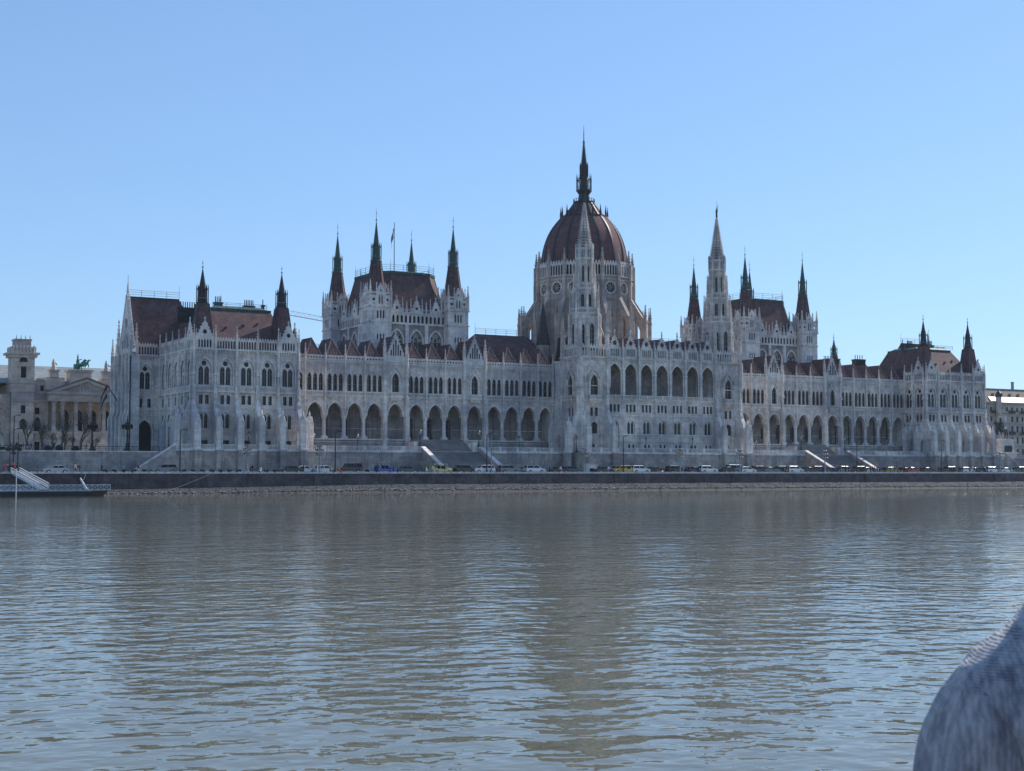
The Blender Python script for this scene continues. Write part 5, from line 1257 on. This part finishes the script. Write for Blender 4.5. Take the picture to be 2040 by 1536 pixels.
m=MB(off); m.hull4([(-171.6,-20.2,-.2),(-169.9,-20.2,-.2),(-169.2,-43.5,-3.2),(-170.9,-43.5,-3.2)],[(-171.6,-20.2,.0),(-169.9,-20.2,.0),(-169.2,-43.5,-3.0),(-170.9,-43.5,-3.0)],'rail'); obj('deck',m,G_)
for a,b in (((-171.6,-20.2),(-170.9,-43.5)),((-169.9,-20.2),(-169.2,-43.5))):
    m=MB(off); m.k='white'; A=Vector((*a,.0)); B=Vector((*b,-3.0)); n=22
    for h in (.35,.7,1.15): m.bar(A+Vector((0,0,h)),B+Vector((0,0,h)),.12)
    for i in range(n+1): p=A+(B-A)*i/n; m.bar(p,p+Vector((0,0,1.15)),.09)
    obj('gangway_railing',m,G_)
def rope(a,b,sag,label,w=.05):
    m=MB(); a=Vector(a); b=Vector(b); n=10; pr=[a+(b-a)*i/n-Vector((0,0,sag*math.sin(PI*i/n))) for i in range(n+1)]
    for p,q in zip(pr,pr[1:]): m.bar(p,q,w,'rail')
    tag(obj('mooring_rope',m),label,'rope')
rope((-163.5,-46,-1.2),(uY(172,-20.4),-20.4,.1),.3,'pale mooring rope from the quay to the leaning white davit')
rope((uY(420,-20.8),-20.8,-.1),(uY(318,-30),-30,-4.1),.2,'long pale rope hanging from the quay wall into the water')

# ================================================================== BARE TREES
def tree(loc,h,k,label,seed,spread=.55,cat='tree'):
    r=random.Random(seed); e=tag(empty('bare_tree',loc),label,cat); tr=MB(); br=MB(); tw=MB()
    def grow(p,d,ln,w,lvl):
        q=p+d*ln; mb=tr if lvl==0 else (br if lvl<3 else tw); mb.bar(p,q,w,k,w*.72,5 if lvl<2 else 3)
        if lvl>=6: return
        for i in range(3 if lvl<5 else 2):
            nd=(d+Vector((r.uniform(-1,1),r.uniform(-1,1),r.uniform(-.25,.8)))*spread*(1.2 if lvl else .8)).normalized()
            grow(q if i<2 else p+d*ln*.6,nd,ln*r.uniform(.62,.88),w*.6,lvl+1)
    grow(Vector((0,0,0)),Vector((r.uniform(-.1,.1),0,1)).normalized(),h*.26,h*.045,0)
    obj('trunk',tr,e); obj('branches',br,e); obj('twigs',tw,e)
for i,(u,Y,h,k,lab) in enumerate(((6,22,15,'palebark','large pale barked bare tree at the left edge'),(52,26,9,'bark','small bare tree in front of the museum tower'),(-14,34,14,'palebark','pale bare tree cut by the left edge of the photo'),(82,30,8,'bark','short bare tree right of the museum tower'),(121,24,9.5,'bark','spreading bare tree before the left half of the portico'),(128,30,6,'bush','brown leafless bush beneath the spreading tree'),(160,22,11,'bark','bare tree with lopped crown before the middle of the portico'),(146,28,5,'bush','low brown bush between the two portico trees'),(190,30,5,'bush','brown leafless bush before the right end of the portico'),(106,34,6,'bush','brown bush before the leftmost portico columns'))):
    tree((uY(u,Y),Y,4.9),h,k,lab,100+i,.75 if k=='bush' else .5,'bush' if k=='bush' else 'tree')
# ================================================================== VEHICLES
PAINT={}
def paint(k,c,metal=.3):
    m,nt,b=newmat('paint_'+k); b.inputs['Base Color'].default_value=(*c,1); b.inputs['Metallic'].default_value=metal*.5; b.inputs['Roughness'].default_value=.32
    b.inputs['Coat Weight'].default_value=.6; b.inputs['Coat Roughness'].default_value=.08; PAINT[k]=m; M['p_'+k]=m
for k,c in dict(silver=(.42,.43,.45),grey=(.17,.18,.19),white=(.68,.69,.70),black=(.012,.012,.015),dark_blue=(.02,.03,.07),blue=(.02,.09,.38),dark_green=(.02,.05,.045),yellow=(.55,.38,.03),red=(.38,.025,.03),pale_blue=(.38,.50,.58),lemon=(.55,.50,.18)).items(): paint(k,c)
wm=MB(); 
old=wm.M; wm.M=Matrix.Rotation(PI/2,4,'X'); wm.fr(14,0,0,-.11,.33,.11,.33,None,'rubber'); TYRE=wm.build('tyre')
wm=MB(Matrix.Rotation(PI/2,4,'X')); wm.fr(10,0,0,-.125,.2,.125,.2,None,'alloy'); RIM=wm.build('rim')
def carmesh(kind):
    # (length, body side profile, belt/roof points)
    if kind=='sedan': L_,bp,gl,H=4.6,[(-2.3,.35),(-2.3,.75),(-2.15,.92),(-1.5,.97),(1.0,.95),(2.05,.78),(2.28,.62),(2.3,.35)],[(-1.55,.95),(1.05,.93),(.35,1.4),(-.95,1.4)],1.42
    elif kind=='hatchback': L_,bp,gl,H=4.1,[(-2.05,.35),(-2.08,.8),(-1.95,1.0),(.9,.98),(1.8,.82),(2.02,.62),(2.05,.35)],[(-1.98,.98),(1.0,.95),(.35,1.46),(-1.6,1.46)],1.48
    elif kind=='suv': L_,bp,gl,H=4.6,[(-2.28,.42),(-2.3,.95),(-2.2,1.1),(1.0,1.08),(2.05,.95),(2.28,.75),(2.3,.42)],[(-2.2,1.08),(1.15,1.06),(.5,1.64),(-1.9,1.66)],1.68
    elif kind=='offroader': L_,bp,gl,H=4.7,[(-2.3,.5),(-2.3,1.15),(1.1,1.15),(2.25,1.1),(2.3,.9),(2.3,.5)],[(-2.25,1.15),(1.15,1.15),(.85,1.9),(-2.2,1.92)],1.94
    else: L_,bp,gl,H=5.0,[(-2.5,.4),(-2.5,1.15),(1.5,1.12),(2.3,.95),(2.5,.7),(2.5,.4)],[(-2.45,1.13),(1.75,1.1),(1.05,1.9),(-2.4,1.95)],1.97
    b=MB(); b.k='p_silver'; wx=(-L_*.3,L_*.3)
    # lower edge with wheel arches
    lo=[]
    for w in wx[::-1]:
        for i in range(7): a=PI*i/6; lo.append((w+.4*math.cos(a),bp[0][1]-.05+.38*math.sin(a)))
    poly=[bp[-1]]+lo+bp[:-1]
    poly=poly[::-1]
    b.plate(poly,(),-.86,1.72,'p_silver')
    # roof with pillars
    (x0,z0),(x1,z1),(x2,z2),(x3,z3)=gl
    b.hull4([(x3-.02,-.64,z3-.03),(x2+.02,-.64,z2-.03),(x2+.02,.64,z2-.03),(x3-.02,.64,z3-.03)],[(x3+.1,-.56,H+.02),(x2-.12,-.56,H),(x2-.12,.56,H),(x3+.1,.56,H+.02)])
    for s in (-1,1):
        b.bar((x1,s*.78,z1),(x2,s*.62,z2),.07); b.bar((x0,s*.78,z0),(x3,s*.62,z3),.09); mx=(x0+x1)/2; b.bar((mx,s*.8,z0),(mx,s*.63,z3),.07)
        b.box(x1-.35,x1-.15,s*.86-.02 if s>0 else -.98,s*.98 if s>0 else -.84,z1+.02,z1+.16)
    b.box(-L_/2-.03,L_/2+.03,-.8,.8,bp[0][1]-.02,bp[0][1]+.12,'rubber')
    body=b.build('body')
    g=MB(); g.k='glass'; g.hull4([(x0,-.8,z0),(x1,-.8,z1),(x1,.8,z1),(x0,.8,z0)],[(x3,-.63,z3-.02),(x2,-.63,z2-.02),(x2,.63,z2-.02),(x3,.63,z3-.02)])
    return body,g.build('window_glass'),wx,L_,bp
lm=MB(); lm.box(-.05,.05,-.16,.16,-.08,.08,'lampglass'); HL=lm.build('headlight'); lm=MB(); lm.box(-.05,.05,-.13,.13,-.1,.1,'p_red'); TL=lm.build('tail_light')
CM={k:carmesh(k) for k in ('sedan','hatchback','suv','offroader','van')}
def car(kind,col,u,Y,flip,label,cat='car',parent=None):
    body,gl,wx,L_,bp=CM[kind]
    e=tag(empty('parked_'+('van' if kind=='van' else 'car'),(uY(u,Y),Y,.0),PI*flip+R.uniform(-.02,.02)),label,cat,'cars along the quay road'); e.scale=(1.2,)*3
    b=obj('body',body,e); b.material_slots[0].link='OBJECT'; b.material_slots[0].material=PAINT[col]
    obj('window_glass',gl,b)
    for w in wx:
        for s in (-1,1): t=obj('wheel',TYRE,e,T(w,s*.77,.33)); obj('rim',RIM,t)
    for s in (-1,1): obj('headlight',HL,e,T(L_/2-.01,s*.6,bp[-2][1]-.02)); obj('tail_light',TL,e,T(-L_/2-.0,s*.65,bp[1][1]-.02))
CARS=[('sedan','silver',112,-13,1,'silver saloon car parked below the low wall left of the gangway'),('suv','grey',327,-13,1,'grey estate car in front of the sloping ramp wall'),
('sedan','black',578,-13,1,'low black saloon with its nose at the last pier of the left pavilion'),('sedan','white',607,-12,0,'long white saloon overlapping a low black one'),('hatchback','white',648,-14,0,'white hatchback by the many armed lamp at the left pavilion edge'),
('offroader','black',697,-13,1,'boxy black off-roader left of the first staircase'),('sedan','dark_green',811,-13,0,'dark green saloon at the left foot of the first staircase'),
('suv','black',927,-13,0,'black sport utility car in front of the first staircase'),('suv','white',963,-14,1,'white sport utility car at the right foot of the first staircase'),('suv','grey',1013,-13,0,'grey wagon just right of the first staircase'),
('sedan','pale_blue',1046,-12,1,'pale blue saloon half hidden behind a white one'),('suv','white',1064,-14,0,'white wagon between the first staircase and the left river tower'),('sedan','black',1112,-13,1,'black saloon left of the small stone block house'),('hatchback','dark_blue',1140,-12.5,0,'dark blue hatchback beside the small stone block house'),
('sedan','black',1203,-13,0,'black saloon just right of the small stone block house'),('suv','pale_blue',1219,-11.5,1,'pale blue van like car behind the yellow taxi'),('suv','yellow',1238,-14,1,'yellow taxi under the seven arch loggia'),
('suv','white',1274,-14,0,'white rounded car right of the yellow taxi'),('sedan','black',1299,-13.5,1,'black saloon right of the white rounded car'),('suv','black',1345,-13,0,'black wagon left of the middle many armed lamp'),('sedan','dark_blue',1386,-13,0,'dark blue saloon right of the group of walkers'),('suv','white',1409,-14,0,'white wagon right of the dark blue saloon under the loggia'),
('sedan','black',1452,-13.5,0,'black saloon at the foot of the right river tower'),('van','pale_blue',1466,-12,0,'pale blue van under the right river tower'),('hatchback','white',1488,-14,0,'white hatchback right of the pale blue van'),
('suv','black',1505,-13,1,'black wagon just right of the right river tower'),('sedan','grey',1535,-13,0,'grey saloon left of the second staircase'),('suv','dark_green',1551,-12,1,'dark green wagon left of the second staircase'),('suv','white',1582,-14,0,'white wagon at the left foot of the second staircase'),
('sedan','black',1614,-13,0,'black saloon before the left parapet of the second staircase'),('suv','dark_blue',1631,-12,0,'dark blue wagon behind a black saloon at the second staircase'),('sedan','dark_blue',1655,-13.5,1,'dark blue saloon before the middle of the second staircase'),('suv','grey',1684,-13,0,'grey wagon before the second staircase'),
('suv','black',1707,-13.5,1,'black wagon at the right foot of the second staircase'),('sedan','silver',1727,-12.5,0,'silver saloon right of the second staircase'),('hatchback','yellow',1776,-14,0,'yellow taxi right of the dense crowd'),('sedan','black',1800,-12.5,1,'black saloon partly behind the red car'),
('sedan','red',1817,-14,0,'red saloon before the right wing arcade'),('sedan','black',1847,-13,0,'black saloon right of the red car'),('suv','black',1888,-13.5,1,'black wagon before the right end pavilion'),('hatchback','white',1925,-14,0,'small white hatchback before the right end pavilion'),
('sedan','black',1957,-13,1,'black saloon at the right corner of the end pavilion'),('suv','white',1976,-14,0,'white wagon below the right corner of the parliament'),('sedan','white',2003,-13,0,'white saloon below the equestrian statue'),('suv','dark_green',2029,-13,1,'dark green wagon at the right edge of the photo'),('sedan','grey',1935,-11,1,'grey saloon behind the small white hatchback')]
for a in CARS: car(*a)
# open blue tourist vehicle and yellow cart
def buggy(u,Y,col,label,cat):
    e=tag(empty('open_cart',(uY(u,Y),Y,0)),label,cat); e.scale=(1.15,)*3; b=MB(); k='p_'+col
    b.box(-2.2,2.2,-.8,.8,.4,.95,k); b.box(-2.2,-1.2,-.8,.8,.95,1.15,k); b.hull4([(1.0,-.8,.95),(2.2,-.8,.9),(2.2,.8,.9),(1.0,.8,.95)],[(1.1,-.75,1.2),(2.0,-.7,1.05),(2.0,.7,1.05),(1.1,.75,1.2)],k)
    obj('body',b,e); r=MB(); r.box(-2.1,1.1,-.85,.85,1.9,2.0,k)
    for x in (-2,-.5,1):
        for s in (-.8,.8): r.bar((x,s,.9),(x,s,1.95),.08,k)
    obj('canopy',r,e); s_=MB(); s_.k='black'
    for x in (-1.5,-.3,.5): s_.box(x-.25,x+.25,-.7,.7,.9,1.15); s_.box(x-.3,x-.2,-.7,.7,1.1,1.6)
    obj('seat',s_,e)
    for w in (-1.4,1.4):
        for s in (-1,1): t=obj('wheel',TYRE,e,T(w,s*.77,.33)); obj('rim',RIM,t)
buggy(768,-14,'blue','bright blue open tourist car left of the first staircase','tourist car'); buggy(879,-14,'lemon','lemon yellow open tourist cart at the foot of the first staircase','tourist cart')

# ================================================================== PEOPLE
def skin_body(joints, edges, name, sub=1):
    me=bpy.data.meshes.new(name); me.from_pydata([j[0] for j in joints],edges,[]); o=bpy.data.objects.new(name,me); COL.objects.link(o)
    md=o.modifiers.new('skin','SKIN'); md.use_smooth_shade=True
    for i,j in enumerate(joints):
        r=j[1]; me.skin_vertices[0].data[i].radius=(r,r) if not isinstance(r,tuple) else r
    me.skin_vertices[0].data[0].use_root=True
    if sub: sm=o.modifiers.new('sub','SUBSURF'); sm.levels=sub; sm.render_levels=sub
    dg=bpy.context.evaluated_depsgraph_get(); ev=o.evaluated_get(dg); out=bpy.data.meshes.new_from_object(ev); bpy.data.objects.remove(o); out.name=name; return out
def figure(pose):
    # x is the facing direction, y to the figure's left
    hip=.93; sit=pose=='sit'
    if sit: hip=.5
    lean=.06 if pose=='walk' else 0
    J=[((0,0,hip),(.13,.16))]; E_=[]
    def add(p,r,par): J.append((p,r)); E_.append((par,len(J)-1)); return len(J)-1
    a=add((lean*.4,0,hip+.22),(.11,.14),0); ch=add((lean,0,hip+.45),(.12,.18),a); nk=add((lean,0,hip+.56),(.06,.06),ch); h1=add((lean+.02,0,hip+.66),(.085,.075),nk); h2=add((lean+.02,0,hip+.78),(.085,.075),h1)
    st={'stand':(0,0),'walk':(.28,-.3),'talk':(.05,-.04),'sit':(0,0)}[pose]
    for s,dx in ((1,st[0]),(-1,st[1])):
        t=add((0,s*.1,hip-.06),.095,0)
        if sit: k=add((.42,s*.12,.5),.07,t); f=add((.45,s*.12,.1),.05,k)
        else:
            k=add((dx*.55+.03,s*.1,.5),.065,t); f=add((dx,s*.1,.09+(.07 if dx<-.2 else 0)),.045,k)
        add((J[f][0][0]+.16,s*.11,.045+(.02 if dx<-.2 else 0)),(.035,.045),f)
        sh=add((lean,s*.2,hip+.47),.065,ch)
        if pose=='talk' and s>0: el=add((lean+.08,s*.27,hip+.22),.048,sh); w=add((lean+.28,s*.2,hip+.3),.036,el); hd=add((lean+.36,s*.18,hip+.33),(.03,.04),w)
        elif sit: el=add((.1,s*.26,hip+.22),.048,sh); w=add((.32,s*.18,hip+.14),.036,el); hd=add((.4,s*.16,hip+.14),(.03,.04),w)
        else: sw=-dx*.6; el=add((lean+sw*.5-.02,s*.26,hip+.2),.048,sh); w=add((lean+sw+.05,s*.27,hip-.04),.036,el); hd=add((lean+sw+.08,s*.27,hip-.12),(.025,.04),w)
    me=skin_body(J,E_,'body',1)
    for k in ('skin','p_grey','black','rubber'): me.materials.append(M[k])
    for p in me.polygons:
        c=p.center
        if c.z>hip+.6: p.material_index=0
        elif c.z<.1: p.material_index=3
        elif (c.z>hip-.04 and abs(c.y)<.21) or c.z>hip+.02 or abs(c.y)>.2 and c.z>hip-.07 and not sit: p.material_index=1
        elif abs(c.y)>.2: p.material_index=0
        else: p.material_index=2
    hr=MB(); hr.k='hair'; hr.lathe([(.095,hip+.72),(.1,hip+.8),(.075,hip+.87),(.0,hip+.885)],8,lean+.0,0,'hair')
    return me,hr.build('hair')
FIG={k:figure(k) for k in ('stand','walk','talk','sit')}
cloth=dict(black=(.015,.015,.018),navy=(.03,.04,.09),brown=(.10,.06,.04),grey=(.18,.18,.19),white=(.6,.6,.6),red=(.35,.04,.04),beige=(.36,.29,.2),blue=(.06,.14,.32),orange=(.5,.16,.03))
CL={}
for k,c in cloth.items(): CL[k]=simple('cloth_'+k,c,.9,0,.15)
HAIRC=[CL['black'],simple('hair_brown',(.07,.04,.025),.6),simple('hair_fair',(.3,.22,.12),.6)]
posew={'stand':'standing','walk':'walking','talk':'standing with one arm raised','sit':'seated'}
seen={}
def person(u,Y,z,pose,top,bot,place,face=None):
    x=uY(u,Y); e=tag(empty('person',(x,Y,z),R.uniform(-.4,.4)+(PI if R.random()<.5 else 0) if face is None else face),None,'person','people on the quay and terrace')
    sc=R.uniform(1.1,1.22); e.scale=(sc,)*3
    b,h=FIG[pose]; o=obj('body',b,e)
    for i,m in ((1,CL[top]),(2,CL[bot])): o.material_slots[i].link='OBJECT'; o.material_slots[i].material=m
    q=obj('hair',h,o); q.material_slots[0].link='OBJECT'; q.material_slots[0].material=R.choice(HAIRC)
    seen.setdefault((top,bot,pose,place),[]).append((u,e))
PL=[]
def grp(us,Y,z,place):
    for u in us:
        person(u+R.uniform(-1,1),Y+R.uniform(-1.2,1.2),z,R.choice(['stand','walk','walk','talk']),R.choice(['black','navy','black','brown','grey','black','navy','white','red','blue']),R.choice(['black','navy','grey','black','beige']),place)
person(203,-16,0,'walk','black','black','past the kerb blocks left of the ramp'); person(276,-16,0,'walk','black','beige','before the low end of the sloping ramp wall'); person(368,-16.5,0,'stand','grey','black','under the slim lamp post before the ramp wall')
person(503,-16,0,'walk','black','black','right one of the pair by the left pavilion'); person(499,-15.5,0,'stand','navy','black','left one of the pair by the left pavilion'); person(520,-16.5,.0,'sit','white','black','on the kerb before the left end pavilion')
person(605,-17,0,'stand','black','black','before the long white saloon'); person(642,-17,0,'walk','blue','white','before the white hatchback by the many armed lamp'); person(658,-17,0,'stand','beige','black','between the white hatchback and the black off-roader')
person(675,-17,0,'sit','orange','black','beside the front of the black off-roader'); person(748,-15,0,'stand','black','black','left of the blue tourist car, nearer the lamp'); person(752,-15.5,0,'stand','brown','black','left of the blue tourist car, close to its bonnet')
person(784,-16,0,'talk','navy','black','at the rear of the blue tourist car'); person(849,-16,0,'sit','white','navy','left of the lemon yellow cart'); person(862,-16,0,'stand','white','grey','touching the lemon yellow cart'); person(886,-17,0,'stand','black','beige','at the right end of the lemon yellow cart')
person(1076,-11,0,'stand','white','black','behind the white wagon near the wall'); grp((1091,1095),-13,0,'left of the small block house'); person(1117,-16.5,0,'walk','white','black','before the black saloon left of the block house')
person(1212,-17,0,'walk','white','blue','left of the yellow taxi'); person(1253,-17,0,'stand','black','white','at the right end of the yellow taxi'); person(1310,-17,0,'walk','brown','grey','right of the black saloon under the loggia'); person(1331,-16,0,'stand','black','black','left of the middle many armed lamp')
grp((1360,1365,1370,1374,1378),-16,0,'in the group right of the middle many armed lamp'); person(1477,-17,0,'stand','blue','black','before the pale blue van'); grp((1566,1570,1600),-16,0,'before the cars at the left of the second staircase')
grp((1664,1667,1672,1683,1690),-16,0,'before the second staircase'); grp([1735+i*4.2 for i in range(17)],-15.5,0,'in the dense crowd right of the second staircase')
grp((1796,1833,1868,1870,1905,1910,1914,1918,1932,1941,1960,1988,1990,2012,2018,2035),-16,0,'among the cars before the right end pavilion')
grp((8,13,17,21,25,29,33,42),-16,0,'in the group beside the gangway'); grp((147,151,157,160),-16,0,'in the group right of the silver saloon')
grp((22,33,47,54,58,62,88,95,104,107,172),5,4.9,'on the upper level behind the left railing'); 
for i,(u,h) in enumerate(((22,1.2),(33,1.2),(95,1.4),(118,1.5),(150,1.3))):
    b_=MB(); b_.fr(9,0,0,0,.7,h*.6,.9,None,'hedge'); b_.fr(9,0,0,h*.6,.9,h,.35,None,'hedge'); o=obj('clipped_shrub',b_,None,T(uY(u,9),9,4.9)); tag(o,'small dark clipped shrub on the upper level behind the left railing','shrub','dark clipped shrubs behind the left railing')
byrow={}
for (top,bot,pose,place),l in seen.items(): byrow.setdefault(place,[]).extend((u,e,top,bot,pose) for u,e in l)
ordw=['leftmost','second from left','third from left','fourth from left','fifth from left','sixth from left','seventh from left','eighth from left','ninth from left','tenth from left','eleventh from left','twelfth from left','thirteenth from left','fourteenth from left','fifteenth from left','sixteenth from left','seventeenth from left']
for place,l in byrow.items():
    l.sort(key=lambda t:t[0])
    for i,(u,e,top,bot,pose) in enumerate(l):
        e['label']=' '.join(((ordw[i].replace(' from left','') +' ' if len(l)>1 else '')+'person in %s %s %s' % ({'black':'dark clothes','navy':'dark clothes','brown':'dark clothes','grey':'grey'}.get(top,top),{'stand':'standing','walk':'walking','talk':'gesturing','sit':'sitting'}[pose],place)).split()[:15])
# scooters
def scooter(u,Y,label):
    e=tag(empty('scooter',(uY(u,Y),Y,0)),label,'scooter'); b=MB(); b.k='p_red'; b.bar((-.55,0,.55),(.0,0,.5),.3,None,.25,6); b.bar((0,0,.35),(.4,0,.3),.25,None,.2,6); b.bar((.4,0,.3),(.62,0,.95),.22,None,.12,6); b.box(-.65,.0,-.13,.13,.68,.8,'black'); obj('body',b,e)
    h=MB(); h.bar((.6,-.3,1.02),(.6,.3,1.02),.05,'black'); obj('handlebar',h,e)
    for x in (-.5,.68): w_=MB(T(x,0,.25)@Matrix.Rotation(PI/2,4,'X')); w_.fr(12,0,0,-.06,.25,.06,.25,None,'rubber'); obj('wheel',w_,e)
scooter(683,-16.5,'red scooter at the front of the black off-roader'); scooter(1118,-16.2,'red scooter before the black saloon left of the block house'); scooter(1320,-16.5,'red scooter right of the black saloon under the loggia')

# ================================================================== FOREGROUND PERSON (shoulder in a grey knitted top)
def fgperson():
    D=2.35; lat=.975; base=CAMP+Vector((math.sin(PSI),math.cos(PSI),0))*D+RT*lat; z0=CAMP.z-1.745
    e=tag(empty('person',(base.x,base.y,z0),PI/2-PSI),'person in a blue grey knitted top, shoulder and arm at the lower right','person')
    s_=.25
    J=[((0,0,.95),(.13,.17))]; E_=[]
    def add(p,r,par): J.append((p,r)); E_.append((par,len(J)-1)); return len(J)-1
    a=add((0,0,1.12),(.11,.14),0); ch=add((0,0,1.30),(.11,.13),a); nk=add((0,0,1.52),(.062,.062),ch); h1=add((.02,0,1.62),(.09,.08),nk); h2=add((.02,0,1.74),(.095,.078),h1)
    for s in (1,-1):
        t=add((0,s*.1,.88),.1,0); k=add((.03,s*.11,.5),.065,t); f=add((0,s*.11,.08),.045,k); add((.17,s*.12,.045),(.035,.045),f)
        sh=add((0,s*.17,1.34),.05,ch); el=add((-.03,s*.27,1.13),.052,sh); w=add((.17,s*.22,.98),.036,el); pm_=add((.25,s*.2,.96),(.022,.042),w)
        for q in range(4):
            f1=add((.31,s*(.2+(q-1.5)*.022),.955-.004*q),.0095,pm_); f2=add((.345-.004*abs(q-1.5),s*(.2+(q-1.5)*.022),.935),.0085,f1); add((.35-.004*abs(q-1.5),s*(.2+(q-1.5)*.022),.91),.007,f2)
        t1=add((.26,s*.165,.95),.012,w); add((.3,s*.15,.935),.0095,t1)
    me=skin_body(J,E_,'body',2); me.materials.append(M['skin']); b=obj('body',me,e)
    J=[((0,0,.86),(.17,.21))]; E_=[]
    a=add((0,0,1.1),(.165,.205),0); ch=add((0,0,1.33),(.165,.21),a); tr=add((0,0,1.46),(.155,.2),ch); hd_=add((0,0,1.58),(.12,.115),tr); add((0.0,0,1.66),(.10,.10),hd_)
    for s in (1,-1):
        sh=add((-.0,s*.232,1.365),.125,ch); ml=add((-.01,s*.238,1.27),.125,sh); el=add((-.03,s*.225,1.08),.088,ml); w=add((.16,s*.24,.98),.055,el)
    me=skin_body(J,E_,'sweater',4)
    for v in me.vertices:
        p=v.co; n=v.normal; f=noise.noise(Vector((p.x*9,p.y*22+p.z*7,p.z*4))) ; g=noise.noise(Vector((p.x*3,p.y*4+3,p.z*4))); h=noise.noise(p*42)
        side=min(1,max(0,(abs(p.y)-.12)/.12))
        v.co=p+n*(.018*f*side+.015*g+.0022*h)
    m,nt,bs=newmat('knitted_wool'); tc=N(nt,'ShaderNodeTexCoord')
    mp=N(nt,'ShaderNodeMapping'); mp.inputs['Scale'].default_value=(38,38,14); mp.inputs['Rotation'].default_value=(.35,0,0); L(nt,tc.outputs['Object'],mp.inputs['Vector'])
    nz=noisef(nt,mp.outputs[0],1.0,3,.6); w1=N(nt,'ShaderNodeTexWave'); w1.inputs['Scale'].default_value=34; w1.inputs['Distortion'].default_value=5; w1.bands_direction='Y'; L(nt,tc.outputs['Object'],w1.inputs['Vector'])
    w2=N(nt,'ShaderNodeTexWave'); w2.inputs['Scale'].default_value=70; w2.inputs['Distortion'].default_value=1.2; w2.bands_direction='Z'; L(nt,tc.outputs['Object'],w2.inputs['Vector'])
    c=ramp(nt,nz,.34,(.15,.145,.18),.66,(.52,.50,.53)); c=mix(nt,.22,c,w1.outputs['Color'],'MULTIPLY'); L(nt,c,bs.inputs['Base Color']); bs.inputs['Roughness'].default_value=.95; bs.inputs['Sheen Weight'].default_value=.5
    ad=N(nt,'ShaderNodeMath',operation='ADD'); L(nt,w1.outputs['Fac'],ad.inputs[0]); L(nt,w2.outputs['Fac'],ad.inputs[1])
    bp=N(nt,'ShaderNodeBump'); bp.inputs['Strength'].default_value=.6; bp.inputs['Distance'].default_value=.004; L(nt,ad.outputs[0],bp.inputs['Height']); L(nt,bp.outputs[0],bs.inputs['Normal'])
    me.materials.append(m)
    for p in me.polygons: p.use_smooth=True
    obj('sweater',me,b)
    J=[((0,0,.93),(.145,.18))]; E_=[]
    for s in (1,-1): t=add((0,s*.11,.85),.115,0); k=add((.03,s*.115,.5),.085,t); f=add((0,s*.115,.12),.07,k)
    me=skin_body(J,E_,'trousers',2); me.materials.append(CL['navy']); obj('trousers',me,b)
    hr=MB(); hr.k='hair'; hr.lathe([(.1,1.6),(.112,1.7),(.112,1.78),(.09,1.86),(.04,1.89),(.0,1.895)],16,0,0,'hair'); obj('hair',hr,b)
    fa=MB(); fa.k='skin'; fa.fr(6,.12,0,1.66,.018,1.72,.008); fa.box(.105,.115,-.045,-.02,1.715,1.73,'hair'); fa.box(.105,.115,.02,.045,1.715,1.73,'hair'); fa.box(.1,.11,-.025,.025,1.615,1.625,'p_red'); fa.fr(6,.01,.09,1.66,.02,1.73,.025); fa.fr(6,.01,-.09,1.66,.02,1.73,.025); obj('face',fa,b)
    dk=MB(); dk.box(CAMP.x-3,CAMP.x+4.2,CAMP.y-3,CAMP.y+3.4,z0-.3,z0,'pave'); dk.box(CAMP.x-2.6,CAMP.x+3.8,CAMP.y-2.6,CAMP.y+3,-5,z0-.3,'rust'); struct('promenade_pavement',dk)
fgperson()
# ================================================================== HAZE
HZ=bpy.data.materials.new('haze'); HZ.use_nodes=True; nt=HZ.node_tree; nt.nodes.clear()
o_=nt.nodes.new('ShaderNodeOutputMaterial'); pv=nt.nodes.new('ShaderNodeVolumePrincipled'); pv.inputs['Color'].default_value=(.80,.90,1,1); pv.inputs['Density'].default_value=.00005; pv.inputs['Anisotropy'].default_value=.2
nt.links.new(pv.outputs[0],o_.inputs['Volume'])
hb=bpy.data.meshes.new('haze'); q=MB(); q.box(-3100,3100,-3100,5100,-7.5,125,'white'); hz=obj('haze',q); hz.data.materials.clear(); hz.data.materials.append(HZ); tag(hz,kind='stuff')
